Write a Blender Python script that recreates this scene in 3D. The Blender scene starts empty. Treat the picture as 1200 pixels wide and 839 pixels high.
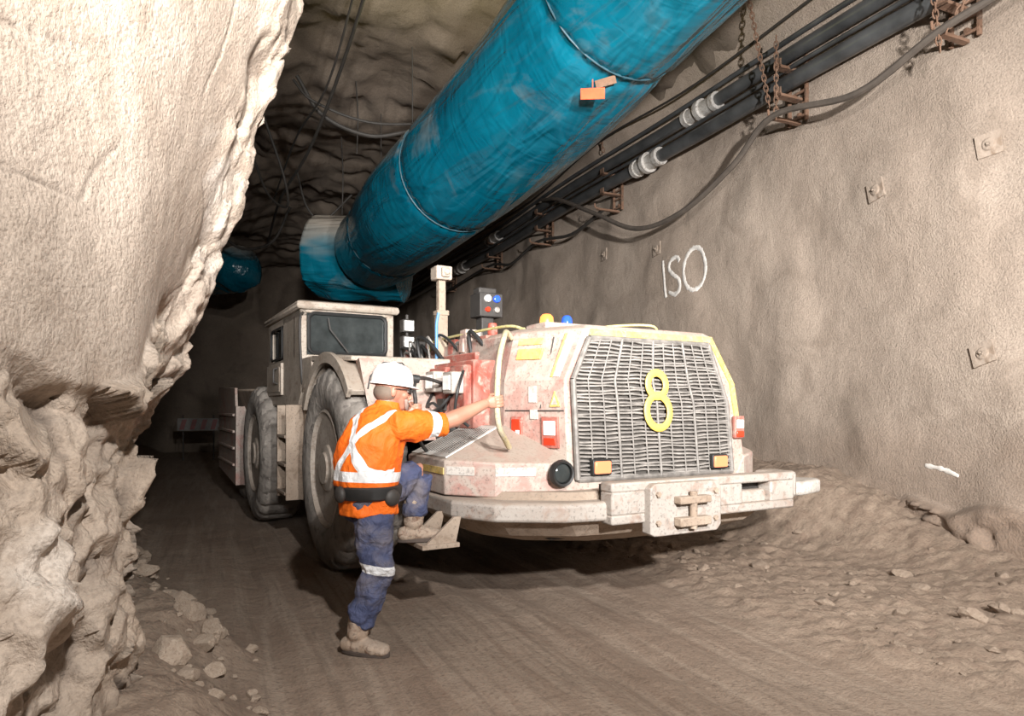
import bpy, bmesh, math, random
import numpy as np
from mathutils import Vector, Matrix, noise
random.seed(7)
sc=bpy.context.scene
col=sc.collection
V=Vector
def sm(t):
    t=max(0.0,min(1.0,t)); return t*t*(3-2*t)
def interp(x,a,b): return float(np.interp(x,a,b))

# ------------------------------------------------------------------ materials
def newmat(name):
    m=bpy.data.materials.new(name); m.use_nodes=True
    nt=m.node_tree; return m,nt,nt.nodes['Principled BSDF']
def tc(nt):
    for n in nt.nodes:
        if n.bl_idname=='ShaderNodeTexCoord': return n.outputs['Object']
    return nt.nodes.new('ShaderNodeTexCoord').outputs['Object']
def stretched(nt,rotz,scale):
    st=nt.nodes.new('ShaderNodeMapping'); st.vector_type='TEXTURE'; nt.links.new(tc(nt),st.inputs[0])
    st.inputs['Rotation'].default_value=(0,0,math.radians(rotz)); st.inputs['Scale'].default_value=scale
    return st.outputs[0]
def nz(nt,scale,detail=5,dist=0.0,lo=0.3,hi=0.7,vec=None,rough=0.6):
    n=nt.nodes.new('ShaderNodeTexNoise'); n.inputs['Scale'].default_value=scale; n.inputs['Detail'].default_value=detail
    n.inputs['Roughness'].default_value=rough; n.inputs['Distortion'].default_value=dist
    nt.links.new(vec if vec else tc(nt),n.inputs['Vector'])
    r=nt.nodes.new('ShaderNodeMapRange'); r.inputs[1].default_value=lo; r.inputs[2].default_value=hi
    nt.links.new(n.outputs[0],r.inputs[0]); return r.outputs[0]
def S(nt,sock,v):
    if isinstance(v,bpy.types.NodeSocket): nt.links.new(v,sock)
    else: sock.default_value=v
def mixc(nt,f,a,b):
    n=nt.nodes.new('ShaderNodeMix'); n.data_type='RGBA'
    c=lambda v: v if isinstance(v,bpy.types.NodeSocket) else (v[0],v[1],v[2],1)
    S(nt,n.inputs[0],f); S(nt,n.inputs[6],c(a)); S(nt,n.inputs[7],c(b)); return n.outputs[2]
def mth(nt,op,a,b=0.0):
    n=nt.nodes.new('ShaderNodeMath'); n.operation=op; S(nt,n.inputs[0],a); S(nt,n.inputs[1],b); return n.outputs[0]
def dotv(nt,vec,d):
    n=nt.nodes.new('ShaderNodeVectorMath'); n.operation='DOT_PRODUCT'; nt.links.new(vec,n.inputs[0]); n.inputs[1].default_value=d
    return n.outputs['Value']
def bump(nt,b,h,strength,dist=0.02,prev=None):
    n=nt.nodes.new('ShaderNodeBump'); n.inputs['Strength'].default_value=strength; n.inputs['Distance'].default_value=dist
    nt.links.new(h,n.inputs['Height'])
    if prev: nt.links.new(prev,n.inputs['Normal'])
    nt.links.new(n.outputs[0],b.inputs['Normal']); return n.outputs[0]
def attr(nt,name):
    n=nt.nodes.new('ShaderNodeAttribute'); n.attribute_name=name; return n.outputs['Fac']
def plain(name,c,rough=0.6,metal=0.0,emit=None,es=0,var=0.25,scale=8,bmp=0.15):
    m,nt,b=newmat(name)
    f=nz(nt,scale,6)
    d=tuple(x*(1-var) for x in c); l=tuple(min(1,x*(1+var)) for x in c)
    nt.links.new(mixc(nt,f,d,l),b.inputs['Base Color'])
    b.inputs['Roughness'].default_value=rough; b.inputs['Metallic'].default_value=metal
    if bmp: bump(nt,b,nz(nt,scale*6,4),bmp,0.003)
    if emit: b.inputs['Emission Color'].default_value=(*emit,1); b.inputs['Emission Strength'].default_value=es
    return m
def worn(name,c1,c2,c3,s1=2.5,s2=14,rough=0.65,metal=0.0,w3=(0.52,0.68),w1=(0.38,0.62),dust=(0.34,0.275,0.22),da=.6):
    m,nt,b=newmat(name)
    a=mixc(nt,nz(nt,s1,7,0.5,w1[0],w1[1],rough=.65),c1,c2)
    a=mixc(nt,nz(nt,s2,8,0.8,w3[0],w3[1]),a,c3)
    a=mixc(nt,mth(nt,'MULTIPLY',nz(nt,50,5,0,0.54,0.68),.75),a,tuple(x*0.4 for x in c2))
    g=nt.nodes.new('ShaderNodeNewGeometry'); up=dotv(nt,g.outputs['Normal'],(0,0,1))
    r=nt.nodes.new('ShaderNodeMapRange'); nt.links.new(up,r.inputs[0]); r.inputs[1].default_value=0.35; r.inputs[2].default_value=0.9; r.inputs[4].default_value=da
    a=mixc(nt,r.outputs[0],a,dust)
    nt.links.new(a,b.inputs['Base Color'])
    b.inputs['Roughness'].default_value=rough; b.inputs['Metallic'].default_value=metal
    bump(nt,b,nz(nt,25,6),0.35,0.004)
    return m
def shotcrete(name,c1,c2,c3,frac=(0.5,0.42,0.34),b1=0.35,d1=0.02,b2=0.5,d2=.006,patch=None):
    m,nt,b=newmat(name)
    a=mixc(nt,nz(nt,0.55,5,0.5,0.35,0.65),c1,c2)
    a=mixc(nt,nz(nt,1.7,8,0.8,0.52,0.72),a,c3)
    if patch: a=mixc(nt,nz(nt,0.8,9,1.0,0.56,0.66),a,patch)
    a=mixc(nt,attr(nt,'frac'),a,mixc(nt,nz(nt,3.0,8,0.6),frac,tuple(x*0.6 for x in frac)))
    a=mixc(nt,mth(nt,'MULTIPLY',nz(nt,60,4,0,0.42,0.66),0.5),a,tuple(x*0.5 for x in c1))
    a=mixc(nt,attr(nt,'crack_shade'),a,(0.07,0.05,0.038))  # dark crack lines, plus shade painted into the facet hollows
    nt.links.new(a,b.inputs['Base Color']); b.inputs['Roughness'].default_value=0.92
    p=bump(nt,b,nz(nt,6,8,0.3,0.2,0.8),b1,d1)
    bump(nt,b,nz(nt,60,5,0,0.25,0.75),b2,d2,p)
    return m
M_right=shotcrete('shotcrete_brown',(0.335,0.268,0.214),(0.395,0.325,0.265),(0.27,0.215,0.17),(0.30,0.22,0.165),.4,.025,.7,.010)
M_left=shotcrete('rock_cream',(0.46,0.37,0.295),(0.54,0.455,0.38),(0.38,0.30,0.235),(0.47,0.37,0.285),.5,.03,.7,.008,(0.72,0.65,0.58))
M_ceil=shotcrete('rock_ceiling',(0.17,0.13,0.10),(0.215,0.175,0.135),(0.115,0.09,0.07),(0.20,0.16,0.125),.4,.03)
def floormat():
    m,nt,b=newmat('dirt_floor')
    a=mixc(nt,nz(nt,0.9,6,0.8,0.35,0.65),(0.225,0.162,0.120),(0.285,0.218,0.166))
    v=stretched(nt,23.6,(.14,2.4,1))
    a=mixc(nt,mth(nt,'MULTIPLY',nz(nt,1.0,6,0.3,0.48,0.60,v),0.6),a,(0.35,0.28,0.218))
    v2=stretched(nt,23.6,(.09,1.5,1))
    a=mixc(nt,mth(nt,'MULTIPLY',nz(nt,1.3,5,0.3,0.52,0.66,v2),0.5),a,(0.15,0.108,0.08))
    a=mixc(nt,attr(nt,'frac'),a,mixc(nt,nz(nt,9,8,0.6),(0.185,0.13,0.095),(0.31,0.24,0.18)))
    a=mixc(nt,mth(nt,'MULTIPLY',nz(nt,38,5,0,0.5,0.68),0.55),a,(0.13,0.092,0.067))
    nt.links.new(a,b.inputs['Base Color']); b.inputs['Roughness'].default_value=0.9
    p=bump(nt,b,nz(nt,10,8,0.3,0.2,0.8),0.5,0.022)
    bump(nt,b,nz(nt,70,4,0,0.2,0.8),0.7,0.008,p)
    return m
M_floor=floormat()
def rockmat(name,c1,c2,c3):
    m,nt,b=newmat(name)
    a=mixc(nt,nz(nt,3,7,.5,.38,.62),c1,c2); a=mixc(nt,nz(nt,9,8,.8,.52,.68),a,c3)
    nt.links.new(a,b.inputs['Base Color']); b.inputs['Roughness'].default_value=.92; bump(nt,b,nz(nt,12,7),.5,.02); return m
M_rock=rockmat('loose_rock',(0.25,0.185,0.138),(0.33,0.26,0.20),(0.19,0.14,0.10))
M_rockL=rockmat('loose_rock_pale',(0.38,0.295,0.225),(0.46,0.37,0.29),(0.27,0.20,0.15))
M_pink=worn('dusty_red_paint',(0.42,0.215,0.18),(0.42,0.315,0.27),(0.44,0.37,0.32),2.6,6,0.6,w1=(.38,.58),w3=(.46,.60))
M_pinkside=worn('dusty_faded_paint',(0.43,0.22,0.185),(0.43,0.34,0.295),(0.45,0.385,0.335),2.4,6,0.6,w1=(.34,.54),w3=(.44,.58))
M_red=worn('chipped_red_paint',(0.38,0.075,0.05),(0.38,0.18,0.145),(0.41,0.32,0.27),3,10,0.6,da=.35)
M_grey=worn('dusty_grey_steel',(0.34,0.30,0.265),(0.40,0.365,0.33),(0.29,0.215,0.175),2.0,8,0.62)
M_beige=worn('dusty_beige_panel',(0.36,0.305,0.25),(0.44,0.38,0.32),(0.29,0.225,0.175),2.0,9,0.65)
M_mud=worn('muddy_underbody',(0.30,0.23,0.175),(0.38,0.305,0.24),(0.22,0.16,0.115),2.0,9,0.85)
M_dark=plain('dark_steel',(0.04,0.036,0.033),0.6)
M_back=plain('grille_backing',(0.07,0.062,0.055),0.8)
M_black=plain('black_rubber',(0.02,0.02,0.02),0.5)
M_tyre=rockmat('dusty_tyre_rubber',(0.20,0.18,0.16),(0.30,0.27,0.24),(0.12,0.105,0.094))
M_rim=worn('dusty_rim',(0.34,0.29,0.245),(0.42,0.37,0.32),(0.25,0.20,0.16),3,12,0.7)
M_bar=plain('grille_bar_steel',(0.19,0.175,0.16),0.6,0.1,var=0.4,scale=14)
M_slat=plain('grille_slat_steel',(0.27,0.25,0.23),0.6,0.1,var=0.4,scale=10)
M_yellow=worn('yellow_paint',(0.64,0.43,0.10),(0.63,0.47,0.18),(0.44,0.36,0.24),6,18,0.6)
M_yel8=plain('yellow_number_paint',(0.80,0.54,0.11),0.5,var=.10)
M_white=worn('white_paint',(0.50,0.47,0.43),(0.56,0.53,0.49),(0.36,0.32,0.28),6,20,0.6,da=.3)
M_chalk=plain('white_vent_paint',(0.66,0.64,0.60),0.8,var=.12,scale=20)
M_spray=plain('white_spray_paint',(0.60,0.57,0.53),0.9,var=.22,scale=14)
M_glass=plain('dark_window_glass',(0.035,0.04,0.04),0.1,var=0.3,bmp=0)
M_lens=plain('clear_lamp_lens',(0.75,0.75,0.73),0.12,emit=(1,0.95,0.85),es=0.3,bmp=0)
M_amber=plain('lit_amber_lens',(0.1,0.03,0.01),0.4,emit=(1,0.27,0.12),es=2.5,bmp=0)
M_hot=plain('lit_beacon',(0.1,0.03,0.01),0.4,emit=(1,0.32,0.07),es=2.6,bmp=0)
M_blueL=plain('blue_lamp_lens',(0.02,0.08,0.6),0.2,emit=(0.05,0.15,1),es=.5,bmp=0)
M_redL=plain('red_lamp_lens',(0.60,0.04,0.015),0.25,emit=(1,0.05,0.02),es=0.2,bmp=0)
M_signred=plain('dull_red_reflective',(0.16,0.03,0.025),0.5); M_signw=plain('dull_white_reflective',(0.13,0.12,0.11),0.5)
M_rust=rockmat('rusty_steel',(0.14,0.075,0.045),(0.2,0.12,0.08),(0.10,0.07,0.05))
M_galv=worn('galvanised_steel',(0.34,0.33,0.31),(0.42,0.40,0.38),(0.26,0.22,0.19),5,16,0.5,0.4)
M_galv2=rockmat('plate_dusty',(0.27,0.215,0.17),(0.33,0.27,0.22),(0.21,0.15,0.105))
M_pipe=plain('grey_pipe',(0.075,0.078,0.08),.3,.2,var=.4,scale=3)
M_coup=worn('pale_coupling',(0.50,0.48,0.45),(0.6,0.58,0.55),(0.3,0.26,0.22),5,16,0.5,0.3)
M_cable=plain('dusty_cable',(0.085,0.07,0.058),0.7)
M_cabled=plain('black_cable',(0.03,0.026,0.022),0.7)
M_tag=plain('orange_tag',(0.70,0.08,0.025),0.5)
M_bluehose=plain('blue_hose',(0.08,0.22,0.42),0.5)
def ductmat(name,dust,rz):
    m,nt,b=newmat(name)
    a=mixc(nt,nz(nt,0.9,5,0.5,0.3,0.7),(0.0,0.058,0.095),(0.002,0.112,0.165))
    v1=stretched(nt,rz,(.35,2.2,.35))
    a=mixc(nt,mth(nt,'MULTIPLY',nz(nt,1.6,8,0.6,0.60,0.82,v1),0.3),a,(0.12,0.155,0.155))
    a=mixc(nt,mth(nt,'MULTIPLY',nz(nt,1.1,9,0.6,0.58,0.75),0.5),a,(0.19,0.175,0.15))
    g=nt.nodes.new('ShaderNodeNewGeometry'); up=dotv(nt,g.outputs['Normal'],(0,0,1))
    r=nt.nodes.new('ShaderNodeMapRange'); nt.links.new(up,r.inputs[0]); r.inputs[1].default_value=dust[0]; r.inputs[2].default_value=dust[1]
    a=mixc(nt,r.outputs[0],a,(0.34,0.30,0.25))
    nt.links.new(a,b.inputs['Base Color']); b.inputs['Roughness'].default_value=0.24
    v2=stretched(nt,rz,(.5,3.5,.5)); v3=stretched(nt,rz,(.9,.28,.9))
    p=bump(nt,b,nz(nt,2.0,2,0.8,0.3,0.7,v2),0.6,0.05)
    p=bump(nt,b,nz(nt,1.3,2,1.5,0.35,0.7,v3),0.15,0.03,p)
    bump(nt,b,nz(nt,8,3,3.0,0.3,0.75),0.05,0.008,p)
    return m
M_duct=ductmat('teal_duct_plastic',(0.3,0.9),25); M_duct2=ductmat('dusty_teal_duct_plastic',(-.15,0.7),90)
M_ductseam=plain('duct_seam',(0.02,0.06,0.08),0.5)

# ------------------------------------------------------------------ geometry builder
class G:
    def __init__(s): s.v=[]; s.f=[]
    def add(s,vs,fs):
        o=len(s.v); s.v+= [V(p) for p in vs]; s.f+=[tuple(i+o for i in f) for f in fs]; return s
    def hexa(s,p):
        return s.add(p,[(0,3,2,1),(4,5,6,7),(0,1,5,4),(1,2,6,5),(2,3,7,6),(3,0,4,7)])
    def box(s,x0,x1,y0,y1,z0,z1):
        return s.hexa([(x0,y0,z0),(x1,y0,z0),(x1,y1,z0),(x0,y1,z0),(x0,y0,z1),(x1,y0,z1),(x1,y1,z1),(x0,y1,z1)])
    def loops(s,loops,cap=True):
        n=len(loops[0]); vs=[p for l in loops for p in l]; fs=[]
        for i in range(len(loops)-1):
            for j in range(n):
                k=(j+1)%n; fs.append((i*n+j,i*n+k,(i+1)*n+k,(i+1)*n+j))
        if cap: fs.append(tuple(range(n))[::-1]); fs.append(tuple((len(loops)-1)*n+j for j in range(n)))
        return s.add(vs,fs)
    def prismY(s,poly,y0,y1):
        return s.loops([[(p[0],y0,p[1]) for p in poly],[(p[0],y1,p[1]) for p in poly]])
    def prismX(s,poly,x0,x1):
        return s.loops([[(x0,p[0],p[1]) for p in poly],[(x1,p[0],p[1]) for p in poly]])
    def loft(s,pts,rad,side=None,n=16,round_ends=True):
        pts=[V(p) for p in pts]; rad=[(r,r) if not isinstance(r,tuple) else r for r in rad]
        if round_ends:
            t0=(pts[0]-pts[1]).normalized(); t1=(pts[-1]-pts[-2]).normalized()
            r0=min(rad[0]); r1=min(rad[-1])
            pts=[pts[0]+t0*r0*0.6,pts[0]+t0*r0*0.35]+pts+[pts[-1]+t1*r1*0.35,pts[-1]+t1*r1*0.6]
            f=lambda r,k:(r[0]*k,r[1]*k)
            rad=[f(rad[0],0.35),f(rad[0],0.8)]+rad+[f(rad[-1],0.8),f(rad[-1],0.35)]
        L=[];prev=None
        for i,p in enumerate(pts):
            t=(pts[min(i+1,len(pts)-1)]-pts[max(i-1,0)]).normalized()
            sd=V(side) if side is not None else (prev if prev is not None else (V((0,0,1)) if abs(t.z)<0.9 else V((1,0,0))))
            a=(sd-t*sd.dot(t)).normalized(); b=t.cross(a); prev=a
            L.append([p+a*rad[i][0]*math.cos(2*math.pi*k/n)+b*rad[i][1]*math.sin(2*math.pi*k/n) for k in range(n)])
        return s.loops(L)
    def tube(s,pts,r,n=8):
        pts=[V(p) for p in pts]; rr=r if isinstance(r,list) else [r]*len(pts)
        return s.loft(pts,rr,None,n,False)
    def cyl(s,p0,p1,r,r1=None,n=20): return s.loft([p0,p1],[r,r if r1 is None else r1],None,n,False)
    def lathe(s,prof,n,c,ax='y'):
        L=[]
        c=V(c)
        for (r,h) in prof:
            row=[]
            for k in range(n):
                a=2*math.pi*k/n; ca,sa=math.cos(a)*r,math.sin(a)*r
                row.append(c+(V((ca,h,sa)) if ax=='y' else V((ca,sa,h)) if ax=='z' else V((h,ca,sa))))
            L.append(row)
        return s.loops(L)
    def ell(s,c,r,M=None,nu=20,nv=14):
        c=V(c); L=[]
        for i in range(nv+1):
            th=math.pi*(0.02+0.96*i/nv)
            row=[]
            for k in range(nu):
                a=2*math.pi*k/nu
                p=V((r[0]*math.sin(th)*math.cos(a),r[1]*math.sin(th)*math.sin(a),r[2]*math.cos(th)))
                if M: p=M@p
                row.append(c+p)
            L.append(row)
        return s.loops(L)
    def mesh(s,name):
        me=bpy.data.meshes.new(name); me.from_pydata([tuple(p) for p in s.v],[],s.f)
        bm=bmesh.new(); bm.from_mesh(me); bmesh.ops.recalc_face_normals(bm,faces=bm.faces); bm.to_mesh(me); bm.free()
        return me
    def obj(s,name,mat,parent=None,label=None,bevel=0,smooth=True,loc=None,ang=38,segs=2):
        me=s.mesh(name)
        return mkobj(name,me,mat,parent,label,bevel,smooth,loc,ang,segs)
def mkobj(name,me,mat,parent=None,label=None,bevel=0,smooth=True,loc=None,ang=38,segs=2):
    me.materials.append(mat)
    if smooth:
        me.polygons.foreach_set('use_smooth',[True]*len(me.polygons)); me.set_sharp_from_angle(angle=math.radians(ang))
    o=bpy.data.objects.new(name,me); col.objects.link(o)
    if parent: o.parent=parent
    if loc: o.location=loc
    if label: o['label']=label
    if bevel:
        b=o.modifiers.new('bevel','BEVEL'); b.width=bevel; b.segments=segs; b.limit_method='ANGLE'; b.angle_limit=math.radians(30)
    return o
def empty(name,loc=(0,0,0),rotz=0,label='',cat='',parent=None):
    o=bpy.data.objects.new(name,None); o.empty_display_size=0.2; o.location=loc; o.rotation_euler=(0,0,rotz); col.objects.link(o)
    if parent: o.parent=parent
    if label: o['label']=label
    if cat: o['category']=cat
    return o
def top(o,label,cat,group=None):
    o['label']=label; o['category']=cat
    if group: o['group']=group
    return o
def smoothcurve(pts,n=8):
    pts=[V(p) for p in pts]; out=[]
    P=[pts[0]*2-pts[1]]+pts+[pts[-1]*2-pts[-2]]
    for i in range(1,len(P)-2):
        for k in range(n):
            t=k/n; a,b,c,d=P[i-1],P[i],P[i+1],P[i+2]
            out.append(0.5*((2*b)+(c-a)*t+(2*a-5*b+4*c-d)*t*t+(3*b-a-3*c+d)*t**3))
    out.append(pts[-1]); return out

# ------------------------------------------------------------------ tunnel shell
T=V((-0.4008,0.9162,0)); RQ=V((0.9162,0.4008,0)); NIN=-RQ
def fr(p,H=1.0,o=4): return noise.fractal(V(p),H,2.0,o)
def blocks(p,s,seed=0.0,wob=.25,e=8):
    v=V(p)*s; v=v+noise.noise_vector(v*0.9)*wob
    d,pt=noise.voronoi(v)
    ed=d[1]-d[0]
    return 0,ed
def facets(p,s,seed=0.0,wob=.04,pen=1.8,gr=1.9):
    # continuous field made of intersecting tilted planes, one per cell
    v=V(p)*s; v=v+noise.noise_vector(v*0.9)*wob
    d,pt=noise.voronoi(v); best=-9
    for i in range(4):
        c=pt[i]; h=noise.noise_vector(c*3.71+V((seed,seed*1.3,7)))
        val=h.x*0.9+(v-c).dot(noise.noise_vector(c*2.3+V((11,seed,3))))*gr-pen*(d[i]-d[0])
        if val>best: best=val
    return best
PZ=[-0.5,0,.4,.85,1.35,1.8,2.4,3.85,5,6.2,7.5]; PX=[-1.9,-2.0,-2.26,-2.40,-2.16,-1.90,-1.66,-1.24,-.95,-.4,.2]
NZ=[-.5,0,.5,1.0,2.0,7]; NX=[-1.38,-1.42,-1.52,-1.58,-1.50,-1.15]
RY=[4,4.5,6,9,13,25,30]; RR=[0,.5,1.7,3.5,5.8,11.4,13.7]
def lw_x(Y,z):
    t=sm((Y-2.6)/1.2)
    x=(1-t)*interp(z,NZ,NX)+t*interp(z,PZ,PX)
    return x-interp(Y,RY,RR)
def LW(Y,z):
    x=lw_x(Y,z); p=V((x,Y,z))
    q=V((p.x,Y,z))
    wn=fr(q*0.8+V((3,1,5)),1.0,3)
    thr=interp(Y,[1,1.8,2.5,3.2,4],[1.5,1.62,1.72,1.80,1.55])
    w=1-sm((z-(thr+wn*0.5))/0.16)
    edge=sm((Y-(3.45+wn*0.35))/0.25)
    w=max(w,edge*0.55)
    big=fr(q*0.5,1,2)*0.09
    bv=facets(q,1.9,0); bv2=facets(q,4.6,2.0); bv4=facets(q,11,5.0)
    rough=(bv-.25)*0.20+(bv2-.25)*0.115+(bv4-.25)*.045+fr(q*9,0.8,3)*0.005
    smo=fr(q*1.1+V((9,0,0)),1,2)*0.03+fr(q*6,1,3)*0.006
    d=big+w*rough+(1-w)*smo
    deep=max(0,-bv2-.02)*1.6+max(0,-bv-.1)  # facet depth, drives the shade painted into crevices
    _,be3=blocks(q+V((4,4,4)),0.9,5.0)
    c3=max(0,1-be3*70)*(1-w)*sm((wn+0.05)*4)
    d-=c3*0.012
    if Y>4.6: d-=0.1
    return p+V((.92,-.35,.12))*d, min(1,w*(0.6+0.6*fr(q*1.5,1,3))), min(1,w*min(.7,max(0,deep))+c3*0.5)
def RW(Y,z):
    base=V((6.82-.4375*Y,Y,z))
    q=base
    d=fr(q*0.28+V((5,2,1)),1,2)*0.20+fr(q*0.9,1,3)*0.035+fr(q*5,1,3)*0.004
    b=sm((7.4-Y)/.8)*(1-sm((z-(0.62+fr(q*0.9,1,3)*0.3))/0.10))
    low=1-sm((z-1.0)/0.5)
    bv=facets(q,1.7,1.0); bv2=facets(q,5.0,4.0)
    d+=b*0.10+b*((bv-.25)*0.16+(bv2-.25)*0.08)
    if z>5.2: d+=sm((z-5.2)/1.8)*0.9
    d+=0.05*math.sin(Y*2.3+fr(q*0.5,1,2)*3)*sm((fr(V((Y*.6,3,z*.25)),1,2)+.1)*2)
    return base+NIN*d, min(1,b*0.9+low*0.45), min(1,b*max(0,-bv2))
def gridmesh(name,fn,U,Vv,mat,label,cat='wall'):
    vs=[];fa=[];ca=[]
    for a in U:
        for b in Vv:
            r=fn(float(a),float(b)); vs.append(tuple(r[0])); fa.append(r[1]); ca.append(r[2])
    n=len(Vv); fs=[]
    for i in range(len(U)-1):
        for j in range(n-1): fs.append((i*n+j,(i+1)*n+j,(i+1)*n+j+1,i*n+j+1))
    me=bpy.data.meshes.new(name); me.from_pydata(vs,[],fs)
    for nm,arr in (('frac',fa),('crack_shade',ca)):
        at=me.attributes.new(nm,'FLOAT','POINT'); at.data.foreach_set('value',[max(0,x) for x in arr])
    me.polygons.foreach_set('use_smooth',[True]*len(fs)); me.materials.append(mat)
    o=bpy.data.objects.new(name,me); col.objects.link(o); o['kind']='structure'; o['label']=label; o['category']=cat
    return o
ar=np.arange; cc=np.concatenate
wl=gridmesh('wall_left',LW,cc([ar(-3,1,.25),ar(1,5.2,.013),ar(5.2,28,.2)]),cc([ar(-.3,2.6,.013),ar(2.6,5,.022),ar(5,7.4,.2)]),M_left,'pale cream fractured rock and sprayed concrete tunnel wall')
wr=gridmesh('wall_right',RW,cc([ar(-2,4.5,.25),ar(4.5,11,.035),ar(11,28,.12)]),cc([ar(-.3,1.2,.022),ar(1.2,6,.05),ar(6,7.4,.2)]),M_right,'brown sprayed concrete tunnel wall with rough rocky foot')
def CE(s,q):
    z=6.7-0.75*((q-2.8)/3.4)**2 if q>-1 else 6.7-0.75*(3.8/3.4)**2
    p=T*s+RQ*q+V((0,0,z))
    bv=facets(p,0.8,3.0); bv2=facets(p,2.2,6.0)
    rid=1-abs(fr(V((p.x*.7,p.y*.7,p.z))+noise.noise_vector(p*0.4)*0.6,0.9,3))*2
    d=-bv*0.20-bv2*0.07+rid*0.12+fr(p*0.3)*0.3
    return p-V((0,0,1))*d, min(1,max(0,rid*0.7)), 0
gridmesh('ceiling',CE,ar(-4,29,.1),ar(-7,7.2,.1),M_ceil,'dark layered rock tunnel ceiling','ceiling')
MH_Y=[3,4,5.5,6.5,7.5,9,12,20]; MH=[.10,.12,.18,.36,.72,.75,.4,.2]
def floor_z(X,Y):
    q=.9162*X+.4008*Y
    p=V((X,Y,0)); e=noise.noise(p*0.9)*0.35
    z=fr(p*0.8,1,3)*0.02+fr(p*5,0.9,3)*0.005
    for c,dp in ((0.35,.045),(.62,.02),(2.0,.03),(2.35,.035),(2.8,.02)): z-=dp*math.exp(-((q-c-.05*math.sin(Y*.8))/.13)**2)
    r=sm((q-3.3-e*.8)/.5)*.07+ sm((q-5.0-e)/1.15)*interp(Y,MH_Y,MH)
    d=X-lw_x(Y,0.0)
    l=(0.28+0.1*e)*(1-sm((d+e*.3)/.6))
    rb=min(1,sm((q-3.2-e*.8)/.5)+ (1-sm((d-.1+e*.3)/.6)))
    z+=r+l+rb*(abs(fr(p*3.5,0.8,5))*0.045+fr(p*12,.7,3)*0.018)
    return z,rb
def FL(Y,X):
    z,rb=floor_z(X,Y); return V((X,Y,z)),rb*0.9,0
gridmesh('floor',FL,cc([ar(-3,2.5,.4),ar(2.5,9,.03),ar(9,29,.25)]),cc([ar(-15,-4,.4),ar(-4,5.6,.03),ar(5.6,9,.3)]),M_floor,'brown dirt roadway with wheel tracks and rubble edges','floor')
def WB(u,z):
    p=T*26+RQ*u+V((0,0,z)); return p-T*(fr(p*0.5,1,4)*0.5),0.3,0
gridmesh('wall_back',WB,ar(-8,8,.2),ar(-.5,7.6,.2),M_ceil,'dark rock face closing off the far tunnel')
def WF(u,z):
    p=-T*3+RQ*u+V((0,0,z)); return p+T*(fr(p*0.5,1,4)*0.3),0.3,0
gridmesh('wall_front',WF,ar(-8,8,.3),ar(-.5,7.6,.3),M_right,'brown rock wall across the near tunnel')

ROTW=math.atan2(.9162,-.4008)
def wallpt(Y,z,off=0.012): 
    return RW(Y,z)[0]+NIN*off
def smoothcurve2(st): return [(p.x,p.y) for p in smoothcurve([V((a,b,0)) for a,b in st],8)]
def paint(name,strokes,r,label):
    for st in strokes:
        g=G(); pts=[wallpt(a,b,.002) for a,b in smoothcurve2(st)]
        g.loft(pts,[(.009,r*random.uniform(.7,1.2)) for _ in pts],NIN,8,True)
        g.obj(name,M_spray,wr,label)
I_=[(10.34,3.70),(10.32,3.45),(10.28,3.14)]
S_=[(9.96,3.62),(10.03,3.69),(10.15,3.66),(10.19,3.55),(10.10,3.45),(9.98,3.36),(9.96,3.22),(10.06,3.15),(10.2,3.2)]
O_=[(9.68+.19*math.cos(a),3.45+.30*math.sin(a)) for a in [i*math.pi/8+1.5 for i in range(17)]]
paint('painted_letter',[I_,S_,O_],0.034,'white spray painted letter of ISO')
paint('paint_mark',[[(6.5,0.92),(6.35,0.90),(6.2,0.85)]],0.022,'short white spray paint dash')
def plate(Y,z,rot):
    p=wallpt(Y,z,0.015)
    g=G(); g.box(-.10,.10,-.012,.006,-.10,.10)
    g.lathe([(.06,.004),(.045,.018),(.02,.022)],16,(0,0,0))
    g.lathe([(.022,.015),(.022,.032),(.02,.032)],6,(0,0,0)); g.cyl((0,.02,0),(0,.045,0),.011)
    o=g.obj('rock_bolt_plate',M_galv2,None,None,0.004)
    e=.08; du=(RW(Y+e,z)[0]-RW(Y-e,z)[0]).normalized(); dz=(RW(Y,z+e)[0]-RW(Y,z-e)[0]).normalized(); n=du.cross(dz).normalized()
    if n.dot(NIN)<0: n=-n
    xx=du; zz=xx.cross(n).normalized(); zz = zz if zz.z>0 else -zz; xx=n.cross(zz)
    o.matrix_world=Matrix.Translation(p)@Matrix((xx,n,zz)).transposed().to_4x4()@Matrix.Rotation(rot,4,'Y')
    top(o,'square steel rock bolt plate fixed to the sprayed concrete','rock bolt','rock bolt plates on the wall')
for a in [(5.98,3.77,.1),(6.99,3.69,0.2),(6.0,1.94,.35),(12.0,4.18,0),(10.5,3.92,.1)]: plate(*a)

# ------------------------------------------------------------------ pipes
def PW(Y,z,off=0): return V((6.546-.4375*Y,Y,z))+NIN*off
def pipe(name,z0,r,coup,Ys=(2,25),label='',sag=0.02):
    e=empty(name,PW(Ys[0],z0),0,label,'pipe')
    b=V(e.location)
    g=G(); ys=ar(Ys[0],Ys[1],.8); g.tube([PW(y,z0+sag*math.sin(y*1.1),.03*math.sin(y*.7))-b for y in ys],r,14)
    g.obj('pipe_body',M_pipe,e)
    for y in coup:
        c=PW(y,z0+sag*math.sin(y*1.1),.03*math.sin(y*.7))-b; h=G()
        L=[(-.32,1.0),(-.32,1.45),(-.24,1.45),(-.24,1.25),(-.04,1.25),(-.04,1.7),(.04,1.7),(.04,1.25),(.24,1.25),(.24,1.45),(.32,1.45),(.32,1.0)]
        h.loft([c+T*(a*1.0+0.0005*i) for i,(a,_) in enumerate(L)],[r*k for _,k in L],(0,0,1),18,False)
        h.obj('coupling',M_coup,e,'pale galvanised pipe coupling')
    return e
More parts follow.
